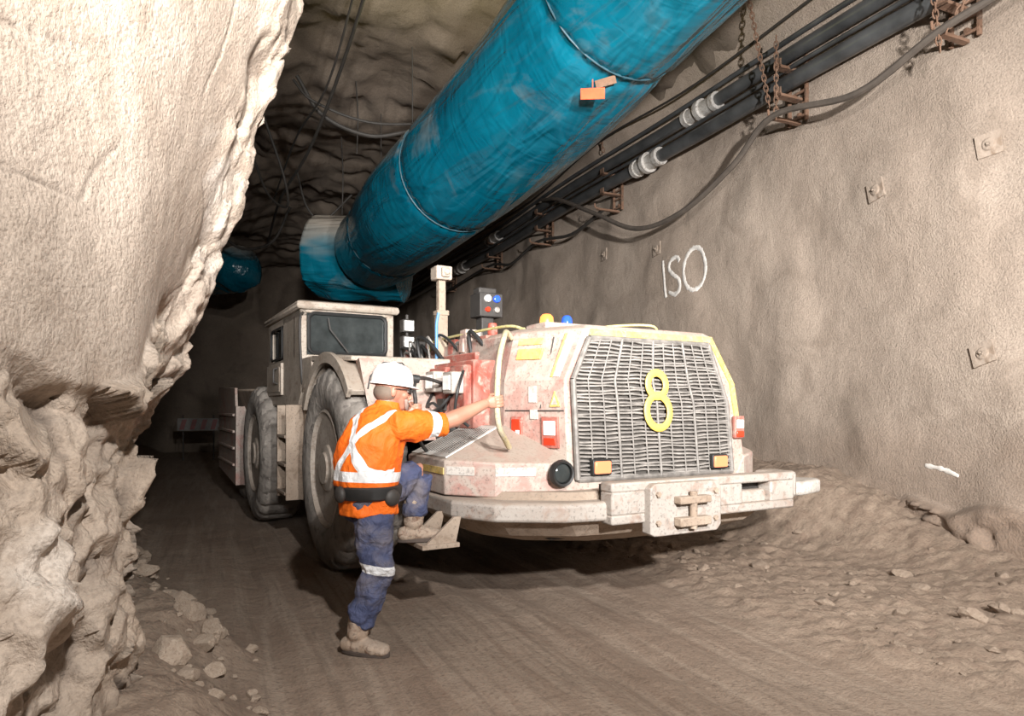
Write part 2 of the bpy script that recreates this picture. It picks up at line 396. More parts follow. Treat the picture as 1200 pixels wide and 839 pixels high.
pipe('water_pipe',5.48,.08,[9.15,16],label='dark grey pipe with pale flanged coupling along tunnel wall')
pipe('water_pipe',5.17,.09,[10.25,18],label='thick dark grey pipe with pale coupling along tunnel wall')
pipe('air_pipe',5.66,.03,[],label='thin dark line running above the thicker pipes')
pipe('air_pipe',5.33,.025,[],label='thin dark line running between the thicker pipes')
def bracket(Y,zt=5.75,zb=4.75):
    e=empty('pipe_bracket',PW(Y,zb,.0),ROTW,'rusty steel ladder bracket carrying the wall pipes','bracket'); e['group']='pipe brackets on the wall'
    g=G(); g.box(-.14,-.11,-.2,-.16,0,zt-zb); g.box(.11,.14,-.2,-.16,0,zt-zb)
    for z in ar(.05,zt-zb,.14): g.box(-.14,.14,-.19,-.165,z,z+.025)
    for z in (0.28,.60): g.box(-.05,.05,-.2,.14,z-.03,z); g.box(-.05,.05,.12,.14,z-.03,z+.07)
    g.box(-.03,.03,-.2,.22,-.02,.01); g.tube([(0,.2,0),(0,.26,.02),(0,.27,.08)],.015)
    for z in (.1,.7): g.box(-.02,.02,-.6,-.18,z-.02,z+.02)
    g.obj('bracket_frame',M_rust,e,None,0.003)
for y in (6.05,7.8,11.3,13.6,16.0,19.0): bracket(y)
def chain(p0,p1,sag=0.0):
    p0=V(p0);p1=V(p1); n=max(2,int((p1-p0).length/.06)); g=G()
    d=(p1-p0).normalized(); a=d.cross(V((.3,.9,.1))).normalized(); b=d.cross(a)
    for i in range(n):
        c=p0.lerp(p1,(i+.5)/n)+V((0,0,-sag*math.sin(math.pi*(i+.5)/n))); s=a if i%2 else b
        ring=[c+d*math.cos(t)*.046+s*math.sin(t)*.022 for t in [k*math.pi/5 for k in range(11)]]
        g.tube(ring,.007,6)
    o=g.obj('chain',M_rust); return top(o,'rusty steel chain hanging beside the wall pipes','chain','chains on the wall')
chain(PW(7.95,6.15,.4),PW(7.85,4.9,.2)); chain(PW(7.7,5.6,.26),PW(7.72,4.7,.24)); chain(PW(6.1,5.6,.26),PW(6.0,4.55,.24)); chain(PW(5.5,5.5,.26),PW(5.95,4.7,.24),.12); chain(PW(11.3,6.1,.2),PW(11.3,5.7,.1))
def cable(pts,r,label,name='cable',mat=None,n=8):
    g=G(); P=smoothcurve(pts,8); g.tube(P,r,n); o=g.obj(name,mat or M_cabled); return top(o,label,name.split('_')[-1])
cable([PW(4.4,5.3,.2),PW(5.3,4.86,.2),PW(6.0,4.72,.25),PW(6.8,4.56,.2),PW(7.75,4.74,.25),PW(8.4,4.42,.2),PW(9.3,4.12,.2),PW(10.3,4.16,.2),PW(11.4,4.7,.2),PW(12.6,5.3,.2),PW(13.4,5.55,.1)],.036,'thick dusty hose sagging along the wall','hose',M_cable)
cable([PW(3.5,6.0,.2),PW(5.0,5.82,.2),PW(6.2,5.86,.2),PW(9,5.72,.2),PW(11.3,5.84,.2),PW(14,5.6,.2),PW(19,5.75,.2)],.016,'thin black cable draped over the pipes')
cable([PW(11.3,4.75,.1),PW(12.3,4.6,.1),PW(13.6,4.78,.1),PW(14.8,4.6,.1),PW(16,4.8,.1),PW(19,4.7,.1)],.03,'dark cable looped below the pipe brackets')

# ------------------------------------------------------------------ duct
def duct(name,pts,r,rings,label,mat=None,closed=False,seed=0,tp=.35):
    C=smoothcurve(pts,10); b=V((C[0].x,C[0].y,0))
    e=empty(name,b,0,label,'ventilation duct')
    out=[C[0]]; 
    for p in C[1:]:
        while (p-out[-1]).length>.05: out.append(out[-1]+(p-out[-1]).normalized()*.05)
    n=110; L=[]; TL=len(out)*.05
    for i,p in enumerate(out):
        t=(out[min(i+3,len(out)-1)]-out[max(i-3,0)]).normalized()
        a=(V((0,0,1))-t*t.z).normalized(); c=t.cross(a); row=[]
        s=i*.05
        dr=min(abs(s-x) for x in rings) if rings else 9
        for k in range(n):
            an=2*math.pi*k/n; dv=a*math.cos(an)+c*math.sin(an)
            pl=V((s*.7+seed,math.cos(an)*1.5,math.sin(an)*1.5))
            pu=0.024*abs(math.sin(an*13+noise.noise(pl)*5))*math.exp(-dr*2.4)
            rr=r*(1+0.014*noise.noise(V((s*.5,math.cos(an)*1.2,math.sin(an)*1.2))))-0.035*math.exp(-(dr/.06)**2)-pu
            nn=abs(noise.noise(V((s*.45+seed,math.cos(an)*3.2,math.sin(an)*3.2))))
            if nn<.25: rr-=0.010*(1-nn*4)**2
            if closed:
                ed=min(s,TL-s); rr*=math.sqrt(max(0.02,min(1,ed/tp)))*(1-.12*(1-math.cos(an))*abs(noise.noise(V((s*2,an,seed)))))
            row.append(p-b+dv*rr)
        L.append(row)
    g=G(); g.loops(L,closed); o=g.obj('duct_skin',mat or M_duct,e,ang=80)
    if not closed:
        so=o.modifiers.new('s','SOLIDIFY'); so.thickness=.01
    for x in rings:
        i=min(len(out)-2,max(1,int(x/.05))); p=out[i]; t=(out[i+1]-out[i-1]).normalized()
        a=(V((0,0,1))-t*t.z).normalized(); c=t.cross(a)
        h=G(); h.tube([p-b+(a*math.cos(q)+c*math.sin(q))*(r*.960) for q in [k*2*math.pi/48 for k in range(49)]],.008,8)
        h.obj('hoop',M_ductseam,e)
    return e
duct('ventilation_duct',[(2.9,1.7,5.45),(2.1,3.2,5.2),(1.40,4.35,4.92),(.86,5.25,4.68),(.47,6.0,4.50),(.15,6.55,4.38),(-.19,7.1,4.28),(-.645,7.8,4.15),(-1.25,8.9,4.08),(-1.72,10.1,4.12),(-2.1,11.2,4.2),(-2.35,11.75,4.24)],.70,[1.6,4.35,7.2,9.9],'large wrinkled teal blue plastic ventilation duct hung from the ceiling')
duct('ventilation_duct',[(-1.9,12.6,4.2),(-2.4,12.65,4.22),(-3.0,12.7,4.24),(-3.72,12.8,4.3)],.78,[],'dusty pale teal duct section crossing behind the main duct',M_duct2,True,4,.10)
duct('ventilation_duct',[(-6.7,17.2,5.0),(-7.5,18.0,5.1),(-8.4,18.8,5.2),(-9.6,19.6,5.2)],.60,[],'limp teal blue ventilation duct section further along the tunnel',M_duct,True,9)
t=G(); t.box(-.095,.095,-.006,.006,-.04,.04); t.cyl((0,0,.04),(0,0,.1),.004)
o=t.obj('hanging_tag',M_tag,None,None,.004); o.location=(.62,5.25,3.88); o.rotation_euler=(.5,0.1,-.3); top(o,'small orange tag hung on the underside of the duct','tag')
t=G(); t.box(-.08,.08,-.006,.006,-.03,.03)
o=t.obj('hanging_tag',M_rust,None,None,.004); o.location=(.72,5.25,3.97); o.rotation_euler=(.7,-0.15,-.3); top(o,'small reddish metal tag on the underside of the duct','tag')

cable([(-1.2,6.6,6.2),(-2.0,8.2,5.7),(-2.9,9.8,5.2),(-3.9,11.5,5.0),(-5,14,4.9)],.022,'black cable strung from the tunnel ceiling')
cable([(-1.35,6.7,6.3),(-2.25,8.4,5.5),(-3.1,9.8,5.35),(-4.2,12,5.1)],.014,'thin black cable strung from the tunnel ceiling')
cable([(-2.9,9.2,5.95),(-2.6,9.4,5.5),(-2.0,9.6,5.3),(-1.4,9.8,5.45),(-.9,10.2,5.6)],.028,'looped dark cable hanging beneath the ceiling')
cable([(-2.95,9.2,5.9),(-2.7,9.3,5.65),(-2.0,9.5,5.45),(-1.2,9.8,5.55)],.02,'looped dark cable hanging beneath the ceiling')
cable([(-3.6,9.9,5.7),(-3.4,10.2,4.9),(-3.5,10.6,4.6),(-3.9,10.9,4.9),(-4.2,11,5.6)],.02,'loose loop of dark cable near the ceiling')
cable([(-4.1,13,6.0),(-3.9,13,5.3),(-3.6,13.1,5.1),(-3.1,13.2,5.6)],.02,'loose loop of dark cable near the ceiling')
cable([(-6.4,15,5.3),(-6.1,15.5,5.1),(-5.6,16,5.4),(-5.2,16,6.2)],.03,'coiled dark cable below the ceiling')
for (x,y,z0,z1) in [(-2.4,10.5,5.4,6.5),(-3.1,12.4,5.0,6.4)]:
    cable([(x,y,z1),(x+.03,y,(z0+z1)/2),(x,y+.05,z0)],.01,'short steel rod hanging from the ceiling','hanger_rod')
for c in ((.47,6.0,4.5),(-1.25,8.9,4.08),(-2.1,11.2,4.2)):
    c=V(c); cable([c+V((-.05,0,.69)),c+V((-.05,0.02,1.2)),c+V((-.05,0,2.1))],.008,'thin wire suspending the duct from the ceiling','hanger_wire')

# ------------------------------------------------------------------ TRUCK
truck=empty('haul_truck',(-1.5,5.86,0),math.atan2(-.872,.49),'dusty red and grey articulated underground mining haul truck numbered 8','truck')
def gx(z): return 1.95-.09*(z-.95)/1.05
ZM=1.66
hb=[(-.5,.97),(1.36,.88),(1.951,1.07),(1.951,2.80),(1.6,2.92),(-.5,2.92)]
hm=[(-.5,.98),(1.36,.89),(gx(ZM),1.08),(gx(ZM),2.74),(1.56,2.84),(-.5,2.84)]
ht=[(-.5,1.02),(1.34,.99),(gx(2.02),1.27),(gx(2.02),2.50),(1.5,2.58),(-.5,2.60)]
hc=[(-.5,1.1),(1.30,1.05),(1.82,1.32),(1.82,2.45),(1.48,2.52),(-.5,2.52)]
g=G(); g.loops([[(p[0],p[1],z) for p in pl] for pl,z in ((hb,.94),(hm,ZM),(ht,2.03),(hc,2.065))])
hood=g.obj('hood',M_pink,truck,'dusty faded red engine hood',0.012,segs=2,ang=20)
def chedge(z):
    if z<=ZM:
        k=(z-.94)/(ZM-.94); return V((1.36,.88+.01*k,z)),V((1.951+(gx(ZM)-1.951)*k,1.07+.01*k,z))
    k=(z-ZM)/(2.03-ZM); return V((1.36-.02*k,.89+.10*k,z)),V((gx(z),1.08+.19*k,z))
def onch(t,z,off=0.0):
    A,B_=chedge(z); d=(B_-A).normalized(); nrm=V((d.y,-d.x,.25 if z>ZM else 0)).normalized(); return A.lerp(B_,t)+nrm*off
def chpatch(name,t0,t1,z0,z1,th,mat,label=None,parent=hood,bev=.003,ts0=0,ts1=0):
    g=G(); g.hexa([onch(t0,z0,-.02),onch(t1,z0,-.02),onch(t1,z0,th),onch(t0,z0,th),onch(t0+ts0,z1,-.02),onch(t1+ts1,z1,-.02),onch(t1+ts1,z1,th),onch(t0+ts0,z1,th)])
    return g.obj(name,mat,parent,label,bev)
chpatch('paint_stripe',.12,.50,1.82,1.90,.006,M_yellow,'yellow paint stripe')
chpatch('paint_stripe',.10,.46,1.93,1.98,.006,M_yellow,'yellow paint stripe')
chpatch('corner_stripe',.80,.90,1.68,2.0,.008,M_white,'pale paint stripe on the hood corner')
chpatch('corner_stripe',.76,.80,1.68,2.0,.008,M_yellow,'yellow edge line')
chpatch('sticker',.42,.55,1.50,1.62,.006,M_white,'small white decal')
chpatch('sticker',.44,.56,1.38,1.45,.006,M_white,'small white decal')
g=G(); a,b,c=onch(.76,1.47,.008),onch(.92,1.47,.008),onch(.84,1.58,.008)
g.add([a,b,c,a+V((-.01,.02,0)),b+V((-.01,.02,0)),c+V((-.01,.02,0))],[(0,1,2),(5,4,3),(0,3,4,1),(1,4,5,2),(2,5,3,0)])
g.obj('warning_sign',M_yellow,hood,'small triangular warning decal')
g=G(); a,b,c=onch(.79,1.485,.011),onch(.89,1.485,.011),onch(.84,1.55,.011)
g.add([a,b,c],[(0,1,2)]); g.obj('warning_symbol',M_white,hood,'pale center of warning decal')
chpatch('panel_seam',.02,.97,1.437,1.447,.004,M_dark)
chpatch('panel_seam',.60,.612,1.46,1.98,.004,M_dark)
lam=chpatch('tail_lamp',.14,.32,1.21,1.40,.014,M_red,'red lamp housing')
chpatch('lamp_lens',.16,.30,1.24,1.38,.020,M_redL,None,lam)
chpatch('lamp_lens',.23,.29,1.25,1.30,.024,M_lens,None,lam)
lam=chpatch('head_lamp',.64,.89,1.18,1.40,.018,M_red,'white lamp in red housing')
chpatch('lamp_lens',.68,.85,1.27,1.37,.026,M_lens,None,lam)
chpatch('lamp_lens',.68,.85,1.20,1.25,.024,M_redL,None,lam)
sk0=[(.80,.34),(1.5,.34),(1.80,.58),(1.985,1.05),(1.99,1.10),(1.99,2.66),(1.985,2.74),(1.8,3.05),(.80,3.05)]
skz=[1.10,1.10,1.09,1.08,.95,.95,1.08,1.10,1.10]
sk2=[(.80,.86),(1.38,.86),(1.75,.98),(1.93,1.06),(1.93,1.11),(1.93,2.65),(1.93,2.74),(1.6,2.95),(.80,2.95)]
skz2=[1.33,1.33,1.2,1.12,.96,.96,1.12,1.2,1.33]
g2=G(); g2.loops([[(p[0],p[1],.86) for p in sk0],[(p[0],p[1],z) for p,z in zip(sk0,skz)],[(p[0],p[1],z) for p,z in zip(sk2,skz2)]])
skirt=g2.obj('front_fender',M_pinkside,truck,'dusty lower front fender with louvred top',.010,ang=20)
def vent(u,v,off):
    a=V((.80+u*.70,.34,1.10)); b=V((.80+u*.58,.86,1.33)); n=V((0,-.41,.91)); return a.lerp(b,v)+n*off
def vpatch(u0,u1,v0,v1,o0,o1,g):
    g.hexa([vent(u0,v0,o0),vent(u1,v0,o0),vent(u1,v1,o0),vent(u0,v1,o0),vent(u0,v0,o1),vent(u1,v0,o1),vent(u1,v1,o1),vent(u0,v1,o1)])
g=G(); vpatch(.03,.97,.05,.95,-.01,.010,g); g.obj('vent_panel',M_chalk,skirt,'dusty white vent panel')
g=G()
for i in range(13):
    u=.09+i*.066; vpatch(u,u+.018,.15,.85,.0,.0115,g)
g.obj('vent_slots',M_dark,skirt,'dark vent slots')
def skpt(t,z,off):
    P=[V((a,b,z)) for a,b in sk0[:4]]; seg=min(2,int(t)); f=t-seg; d=(P[seg+1]-P[seg]).normalized()
    return P[seg].lerp(P[seg+1],f)+V((d.y,-d.x,0))*off
def skpatch(name,t0,t1,z0,z1,mat,label,off=.006,n=5):
    g=G(); L=[]
    for i in range(n+1):
        t=t0+(t1-t0)*i/n; L.append([skpt(t,z0,-.01),skpt(t,z0,off),skpt(t,z1,off),skpt(t,z1,-.01)])
    g.loops(L); return g.obj(name,mat,skirt,label,.002)
skpatch('paint_stripe',.45,.99,1.00,1.05,M_yellow,'yellow paint stripe')
skpatch('paint_stripe',1.05,1.6,1.0,1.06,M_white,'white paint stripe')
skpatch('paint_stripe',2.0,2.55,1.0,1.06,M_white,'white paint stripe')
g=G(); g.lathe([(.02,0),(.085,0),(.095,.03),(.085,.06),(.07,.055),(.068,.03),(.01,.03)],24,(1.97,.98,1.02),'x'); fl=g.obj('fog_lamp',M_black,skirt,'round black lamp')
g=G(); g.ell((2.005,.98,1.02),(.02,.066,.066)); g.obj('lamp_lens',M_glass,fl)
def yl(z): return 1.125 if z<ZM else 1.125+.155*(z-ZM)/(1.96-ZM)
def yr(z): return 2.60-.02*(z-.98) if z<1.5 else 2.59-.16*(z-1.5)/.46
z0,z1=.965,1.96
zs=[z0,1.5,ZM,z1]
g=G(); g.loops([[(gx(z)-.05,yl(z),z),(gx(z)+.02,yl(z),z),(gx(z)+.02,yr(z),z),(gx(z)-.05,yr(z),z)] for z in zs])
grille=g.obj('grille',M_back,truck,'heavy dark steel radiator guard',ang=10)
g=G()
P=[(gx(z)+.035,yl(z),z) for z in zs]+[(gx(z)+.035,yr(z),z) for z in zs[::-1]]; P.append(P[0])
for i in range(len(P)-1): g.cyl(P[i],P[i+1],.021,n=8)
g.obj('guard_frame',M_bar,grille)
g=G()
for i in range(1,12):
    f=i/12; g.tube([(gx(z)+.048,yl(z)+(yr(z)-yl(z))*f,z) for z in zs],.006 if i%3 else .011,6)
g.obj('vertical_bar',M_bar,grille)
g=G()
for i in range(36):
    z=z0+.015+(z1-z0-.03)*i/35; ph=random.random()*6; am=random.uniform(.003,.008); 
    g.loft([(gx(z)+.038,yl(z)+(yr(z)-yl(z))*f,z+am*math.sin(f*12+ph)+.002*math.sin(f*45+ph)) for f in np.linspace(0.005,.995,44)],[(.0085,.012)]*44,(0,0,1),6,False)
g.obj('slat',M_slat,grille,'wavy horizontal guard slats')
g=G()
def ring(cy,cz,ry,rz,r):
    P=[(gx(cz+math.sin(a)*rz)+.078,cy+math.cos(a)*ry,cz+math.sin(a)*rz) for a in [k*2*math.pi/32 for k in range(33)]]
    g.loft(P,[(.010,r)]*33,(1,0,0),8,False)
ring(1.845,1.635,.085,.088,.028); ring(1.845,1.435,.110,.120,.028)
g.obj('number_eight',M_yel8,grille,'yellow painted number 8')
for y,z in ((1.30,1.05),(2.43,1.05)):
    g=G(); g.box(1.96,2.03,y-.08,y+.08,z-.055,z+.055); h=g.obj('marker_lamp',M_black,grille,'amber marker lamp',.008)
    g=G(); g.box(2.02,2.045,y-.068,y+.068,z-.043,z+.043); g.obj('lamp_lens',M_amber,h,None,.01)
g=G(); g.box(1.93,1.965,2.66,2.77,1.22,1.40); h=g.obj('head_lamp',M_red,hood,'small lamp in red housing',.01)
g=G(); g.box(1.96,1.975,2.675,2.755,1.30,1.37); g.obj('lamp_lens',M_lens,h,None,.01)
g=G(); g.box(1.96,1.975,2.675,2.755,1.23,1.28); g.obj('lamp_lens',M_redL,h,None,.01)
g=G(); g.hexa([(1.85,1.30,1.98),(1.874,1.30,1.98),(1.874,2.49,1.98),(1.85,2.49,1.98),(1.845,1.32,2.03),(1.866,1.32,2.03),(1.866,2.47,2.03),(1.845,2.47,2.03)])
g.obj('yellow_trim',M_yellow,hood,'yellow painted edge trim',.003)
g=G(); L=[]
for z in (2.03,ZM,1.30): L.append([(gx(z)-.01,(2.45 if z>2 else 2.67 if z>1.5 else 2.71),z),(gx(z)+.012,(2.45 if z>2 else 2.67 if z>1.5 else 2.71),z),(gx(z)+.012,(2.50 if z>2 else 2.72 if z>1.5 else 2.76),z),(gx(z)-.01,(2.50 if z>2 else 2.72 if z>1.5 else 2.76),z)])
g.loops(L); g.obj('yellow_trim',M_yellow,hood,'yellow painted edge trim')
b0=[(.95,.32),(1.66,.32),(1.98,.48),(2.22,.86),(2.27,1.15),(2.27,2.80),(2.1,3.0),(.95,3.0)]
def ins(P,k): return [(p[0]-(k if p[0]>1 else 0)*.8,p[1]+(k if p[1]<1.5 else -k)) for p in P]
g=G(); g.loops([[(p[0],p[1],z) for p in pl] for pl,z in ((ins(b0,.02),.72),(b0,.735),(b0,.83),(ins(b0,.02),.85))]); bum=g.obj('bumper',M_grey,truck,'thick pale worn steel front bumper',.010,ang=15)
g=G(); g.loops([[(p[0],p[1],z) for p in pl] for pl,z in ((ins(b0,.42),.52),(ins(b0,.20),.60),(ins(b0,.06),.74))]); g.obj('skid_plate',M_mud,truck,'muddy steel skid plate',.01,ang=15)
g=G(); g.loops([[(p[0],p[1],z) for p in pl] for pl,z in ((ins(b0,.12),.835),(ins(b0,.16),.90))]); g.obj('bumper_deck',M_mud,bum)
g=G(); x0,x1=2.2,2.33
g.box(x0,x1,1.15,2.90,.91,.975); g.box(x0,x1,1.15,2.90,.70,.765)
for a,b in ((1.15,1.45),(2.05,2.34),(2.64,2.90)): g.box(x0,x1,a,b,.76,.915)
g.obj('front_beam',M_grey,bum,None,.014)
g=G(); g.box(2.12,2.2,1.2,2.8,.74,.95); g.obj('beam_recess',M_dark,bum)
g=G(); g.prismX([(1.42,.63),(1.46,.61),(2.02,.61),(2.06,.65),(2.06,.92),(2.02,.96),(1.46,.96),(1.42,.93)],2.30,2.39); tow=g.obj('tow_hitch',M_grey,bum,'bolted steel towing bracket',.008)
g=G(); g.box(2.39,2.46,1.62,1.90,.67,.73); g.box(2.39,2.46,1.62,1.90,.82,.87); g.obj('hitch_jaw',M_mud,tow,None,.008)
g=G(); g.cyl((2.43,1.76,.65),(2.43,1.76,.90),.026); g.obj('hitch_pin',M_mud,tow)
for y,z in ((1.48,.70),(1.48,.89),(2.0,.70),(2.0,.89)):
    g=G(); g.lathe([(.02,0),(.02,.018),(.012,.018)],6,(2.39,y,z),'x'); g.obj('bolt',M_mud,tow)
g=G(); g.loops([[(p[0],p[1],z) for p in [(2.16,2.84),(2.20,3.2),(2.12,3.50),(2.04,3.58),(1.92,3.46),(1.72,3.0),(1.72,2.9)]] for z in (.755,.87)]); g.obj('side_plate',M_white,bum,'pale protruding steel plate',.03,segs=3)
g=G(); g.box(2.0,2.27,2.82,3.02,.76,.97); g.obj('bumper_end',M_grey,bum,None,.03)
g=G(); g.box(1.46,1.80,.06,.32,.555,.585)
for x in (1.48,1.75): g.hexa([(x,.08,.57),(x+.03,.08,.57),(x+.03,.30,.57),(x,.30,.57),(x,.29,.75),(x+.03,.29,.75),(x+.03,.34,.75),(x,.34,.75)])
g.obj('boarding_step',M_mud,truck,'muddy steel boarding step',.004)
g=G(); g.box(-.6,1.9,.95,2.6,.55,1.1); g.box(-7.2,-.6,1.2,2.3,.7,1.25); g.box(-1.3,.75,.62,2.9,1.0,1.35); g.obj('chassis',M_dark,truck,None,.02)
for x,a in ((-.35,.5),(-3.6,.35),(-6.0,.4)):
    g=G(); g.cyl((x,a,.9),(x,3.0,.9),.16); g.obj('axle',M_dark,truck)
nutme=None
def wheel(loc,R=.88,W=.52,flip=1,nuts=True):
    global nutme
    g=G(); prof=[(R*.56,.04),(R*.62,.0),(R*.80,-.015),(R*.93,.02),(R*.985,.07),(R,.14),(R,W-.14),(R*.985,W-.07),(R*.93,W-.02),(R*.8,W),(R*.62,W),(R*.56,W-.04)]
    n=144; L=[]
    for j,(r,h) in enumerate(prof):
        row=[]
        for k in range(n):
            a=2*math.pi*k/n; rr=r
            if 3<=j<=8:
                if ((k+int(abs(h-W/2)*14))%6)<2: rr-=.035
            row.append(V((math.cos(a)*rr,h*flip,math.sin(a)*rr)))
        L.append(row)
    g.loops(L,False)
    ty=g.obj('wheel',M_tyre,truck,'large dusty rubber tyre with deep lugs',loc=loc)
    g=G()
    pr=[(R*.58,.05),(R*.58,.02),(R*.555,.01),(R*.53,.05),(R*.50,.12),(R*.46,.16),(R*.30,.17),(R*.27,.13),(R*.24,.06),(R*.22,.03),(R*.16,.02),(R*.15,.0),(.01,0)]
    g.lathe([(r,h*flip) for r,h in pr],48,(0,0,0)); g.obj('rim',M_rim,ty,'dusty steel wheel rim')
    if nuts:
        if nutme is None:
            h=G(); h.cyl((0,0,0),(0,-.05,0),.022,n=6); nutme=h.mesh('wheel_nut'); nutme.materials.append(M_galv)
        for k in range(16):
            a=k*math.pi/8; o=bpy.data.objects.new('wheel_nut',nutme); o.parent=ty; o.location=(math.cos(a)*R*.38,.16,math.sin(a)*R*.38); col.objects.link(o)
    return ty
WX,WR=-.36,.92
wheel((WX,-.04,WR),R=WR); wheel((-3.6,-.15,.88)); wheel((-6.0,.02,.88))
wheel((WX,3.45,WR),R=WR,flip=-1,nuts=False); wheel((-3.6,3.5,.88),flip=-1,nuts=False); wheel((-6.0,3.5,.88),flip=-1,nuts=False)
g=G(); L=[]
for i in range(19):
    a=math.radians(42+i*(104/18)); c,s=math.cos(a),math.sin(a)
    r0,r1=1.0,1.05; f=lambda r,y:V((WX+c*r,y,WR-.02+s*r*1.0))
    L.append([f(r0,-.02),f(r0+.0,.9),f(r1,.9),f(r1,-.02)])
g.loops(L); L=[]
for i in range(19):
    a=math.radians(42+i*(104/18)); c,s=math.cos(a),math.sin(a); f=lambda r,y:V((WX+c*r,y,WR-.02+s*r))
    L.append([f(.97,-.03),f(1.07,-.03),f(1.07,.01),f(.97,.01)])
g.loops(L); g.obj('wheel_arch',M_beige,truck,'dusty curved mudguard over the wheel',.004)
g=G(); g.hexa([(-1.40,.0,1.62),(-.95,.0,1.84),(-.95,.95,1.84),(-1.40,.95,1.62),(-1.40,.0,1.98),(-.95,.0,1.98),(-.95,.95,1.98),(-1.40,.95,1.98)])
g.hexa([(-1.0,.0,1.92),(.25,.05,1.86),(.25,.95,1.86),(-1.0,.95,1.92),(-1.0,.0,1.98),(.25,.05,1.90),(.25,.95,1.90),(-1.0,.95,1.98)]); g.obj('deck_plate',M_beige,truck,'dusty deck plate above the wheel',.012)
g=G(); g.hexa([(.60,.12,1.36),(.70,.10,1.20),(.70,.9,1.20),(.60,.9,1.36),(.2,.1,1.86),(.30,.1,1.88),(.30,.9,1.88),(.2,.9,1.86)]); g.obj('fender_panel',M_pinkside,truck,'faded red panel in front of the wheel',.012)
cx0,cx1,cy0,cy1=-3.3,-1.45,0,1.02
g=G(); g.prismY([(cx0,1.58),(cx0+.3,1.50),(cx1-.1,1.50),(cx1+.05,1.62),(cx1,2.03),(cx0,2.03)],cy0,cy1)
g.box(cx1-.34,cx1,cy0,cy0+.07,2.0,2.54); g.box(cx1-.08,cx1,cy1-.08,cy1,2.0,2.54); g.box(cx1-.1,cx1,cy0,cy1,2.47,2.54)
g.box(cx0,cx0+.22,cy0,cy0+.07,2.0,2.54); g.box(-2.35,-2.05,cy0,cy0+.07,2.0,2.54); g.box(-2.1,-1.7,cy0,cy0+.07,2.0,2.54); g.box(cx0,cx0+.1,cy0,cy1,2.0,2.54); g.box(cx0,cx1,cy0,cy0+.07,2.42,2.54)
g.loops([[(p[0],p[1],z) for p in [(cx0-.03-k,cy0-.03-k),(cx1+.05+k,cy0-.03-k),(cx1+.05+k,cy1+.03+k),(cx0-.03-k,cy1+.03+k)]] for k,z in ((0,2.50),(0.02,2.53),(0.01,2.58),(-.06,2.60))])
cab=g.obj('cab',M_beige,truck,'dusty boxy operator cab with rounded windows',.012,segs=2)
g=G(); g.box(cx0+.06,cx1-.03,cy0+.03,cy1-.03,1.9,2.50); g.obj('window',M_glass,cab,'dark dusty window glass',.02)
def frame(fn,u0,u1,z0,z1,w,name='window_frame'):
    g=G(); P=[]
    n=6; rc=.07
    for cxx,cz,a0 in ((u1-rc,z1-rc,0),(u0+rc,z1-rc,90),(u0+rc,z0+rc,180),(u1-rc,z0+rc,270)):
        for k in range(n+1):
            a=math.radians(a0+90*k/n); P.append(fn(cxx+rc*math.cos(a),cz+rc*math.sin(a)))
    P.append(P[0]); P.append(P[1]); g.tube(P,w,6); return g.obj(name,M_black,cab)
frame(lambda u,z:V((cx1+.0,u,z)),.09,.93,2.05,2.47,.020)
frame(lambda u,z:V((u,cy0-.005,z)),-3.06,-2.37,2.05,2.41,.015)
g=G(); g.box(-3.22,-2.34,-.03,.01,1.62,1.99); g.box(-3.18,-2.4,-.038,-.03,1.66,1.95); dr=g.obj('door',M_beige,cab,'dusty cab door panel',.01)
g=G(); g.tube([(-2.5,-.03,1.75),(-2.5,-.08,1.77),(-2.5,-.08,1.92),(-2.5,-.03,1.94)],.012); g.obj('door_handle',M_dark,dr)
g=G(); g.tube(smoothcurve([(-1.44,.03,1.7),(-1.36,.0,1.75),(-1.36,-.02,2.1),(-1.36,-.02,2.4),(-1.42,.02,2.46)],4),.014); g.obj('grab_rail',M_dark,cab)
g=G(); g.tube([(-1.42,.5,2.06),(-1.40,.3,2.30),(-1.40,.28,2.42)],.009); g.obj('wiper',M_dark,cab)
g=G(); g.box(-1.44,-1.40,.1,.9,1.70,1.90); g.obj('front_panel',M_grey,cab,None,.01)
g=G(); g.box(-2.6,-1.42,.05,.95,.62,1.48); g.box(-2.5,-1.5,.0,.06,.75,1.0); g.obj('fuel_tank',M_mud,truck,'muddy side tank below the cab',.04)
g=G(); 
for z in (.55,.85,1.15): g.box(-2.00,-1.55,-.14,.05,z,z+.03)
g.box(-2.02,-1.99,-.13,.05,.5,1.5); g.box(-1.55,-1.52,-.13,.05,.5,1.5); g.obj('ladder',M_mud,truck,None,.004)
g=G(); g.cyl((-1.30,1.12,1.95),(-1.30,1.12,2.5),.018); g.box(-1.34,-1.24,1.05,1.19,2.3,2.44); g.box(-1.34,-1.24,1.05,1.19,2.12,2.26); h=g.obj('work_lamp',M_dark,truck,'pair of stacked work lamps on a post',.008)
for z in (2.315,2.135):
    g=G(); g.box(-1.24,-1.225,1.065,1.175,z,z+.11); g.obj('lamp_lens',M_lens,h,None,.004)
g=G(); g.loops([[(-7.6,.0,1.35),(-3.6,.0,1.35),(-3.6,3.4,1.35),(-7.6,3.4,1.35)],[(-7.8,-.12,1.82),(-3.5,-.12,1.72),(-3.5,3.5,1.72),(-7.8,3.5,1.82)]]); g.obj('dump_box',M_mud,truck,'low muddy steel dump body',.03)
g=G(); g.prismY([(-7.2,.45),(-5.1,.32),(-5.02,1.3),(-5.15,1.78),(-7.2,1.84)],-.17,-.13); g.hexa([(-5.10,-.17,.32),(-5.04,-.17,.32),(-5.04,.5,.32),(-5.10,.5,.32),(-5.08,-.17,1.5),(-5.0,-.17,1.5),(-5.0,.5,1.5),(-5.08,.5,1.5)])
for z in (.6,.85,1.1,1.35): g.box(-7.1,-5.15,-.20,-.16,z,z+.04)
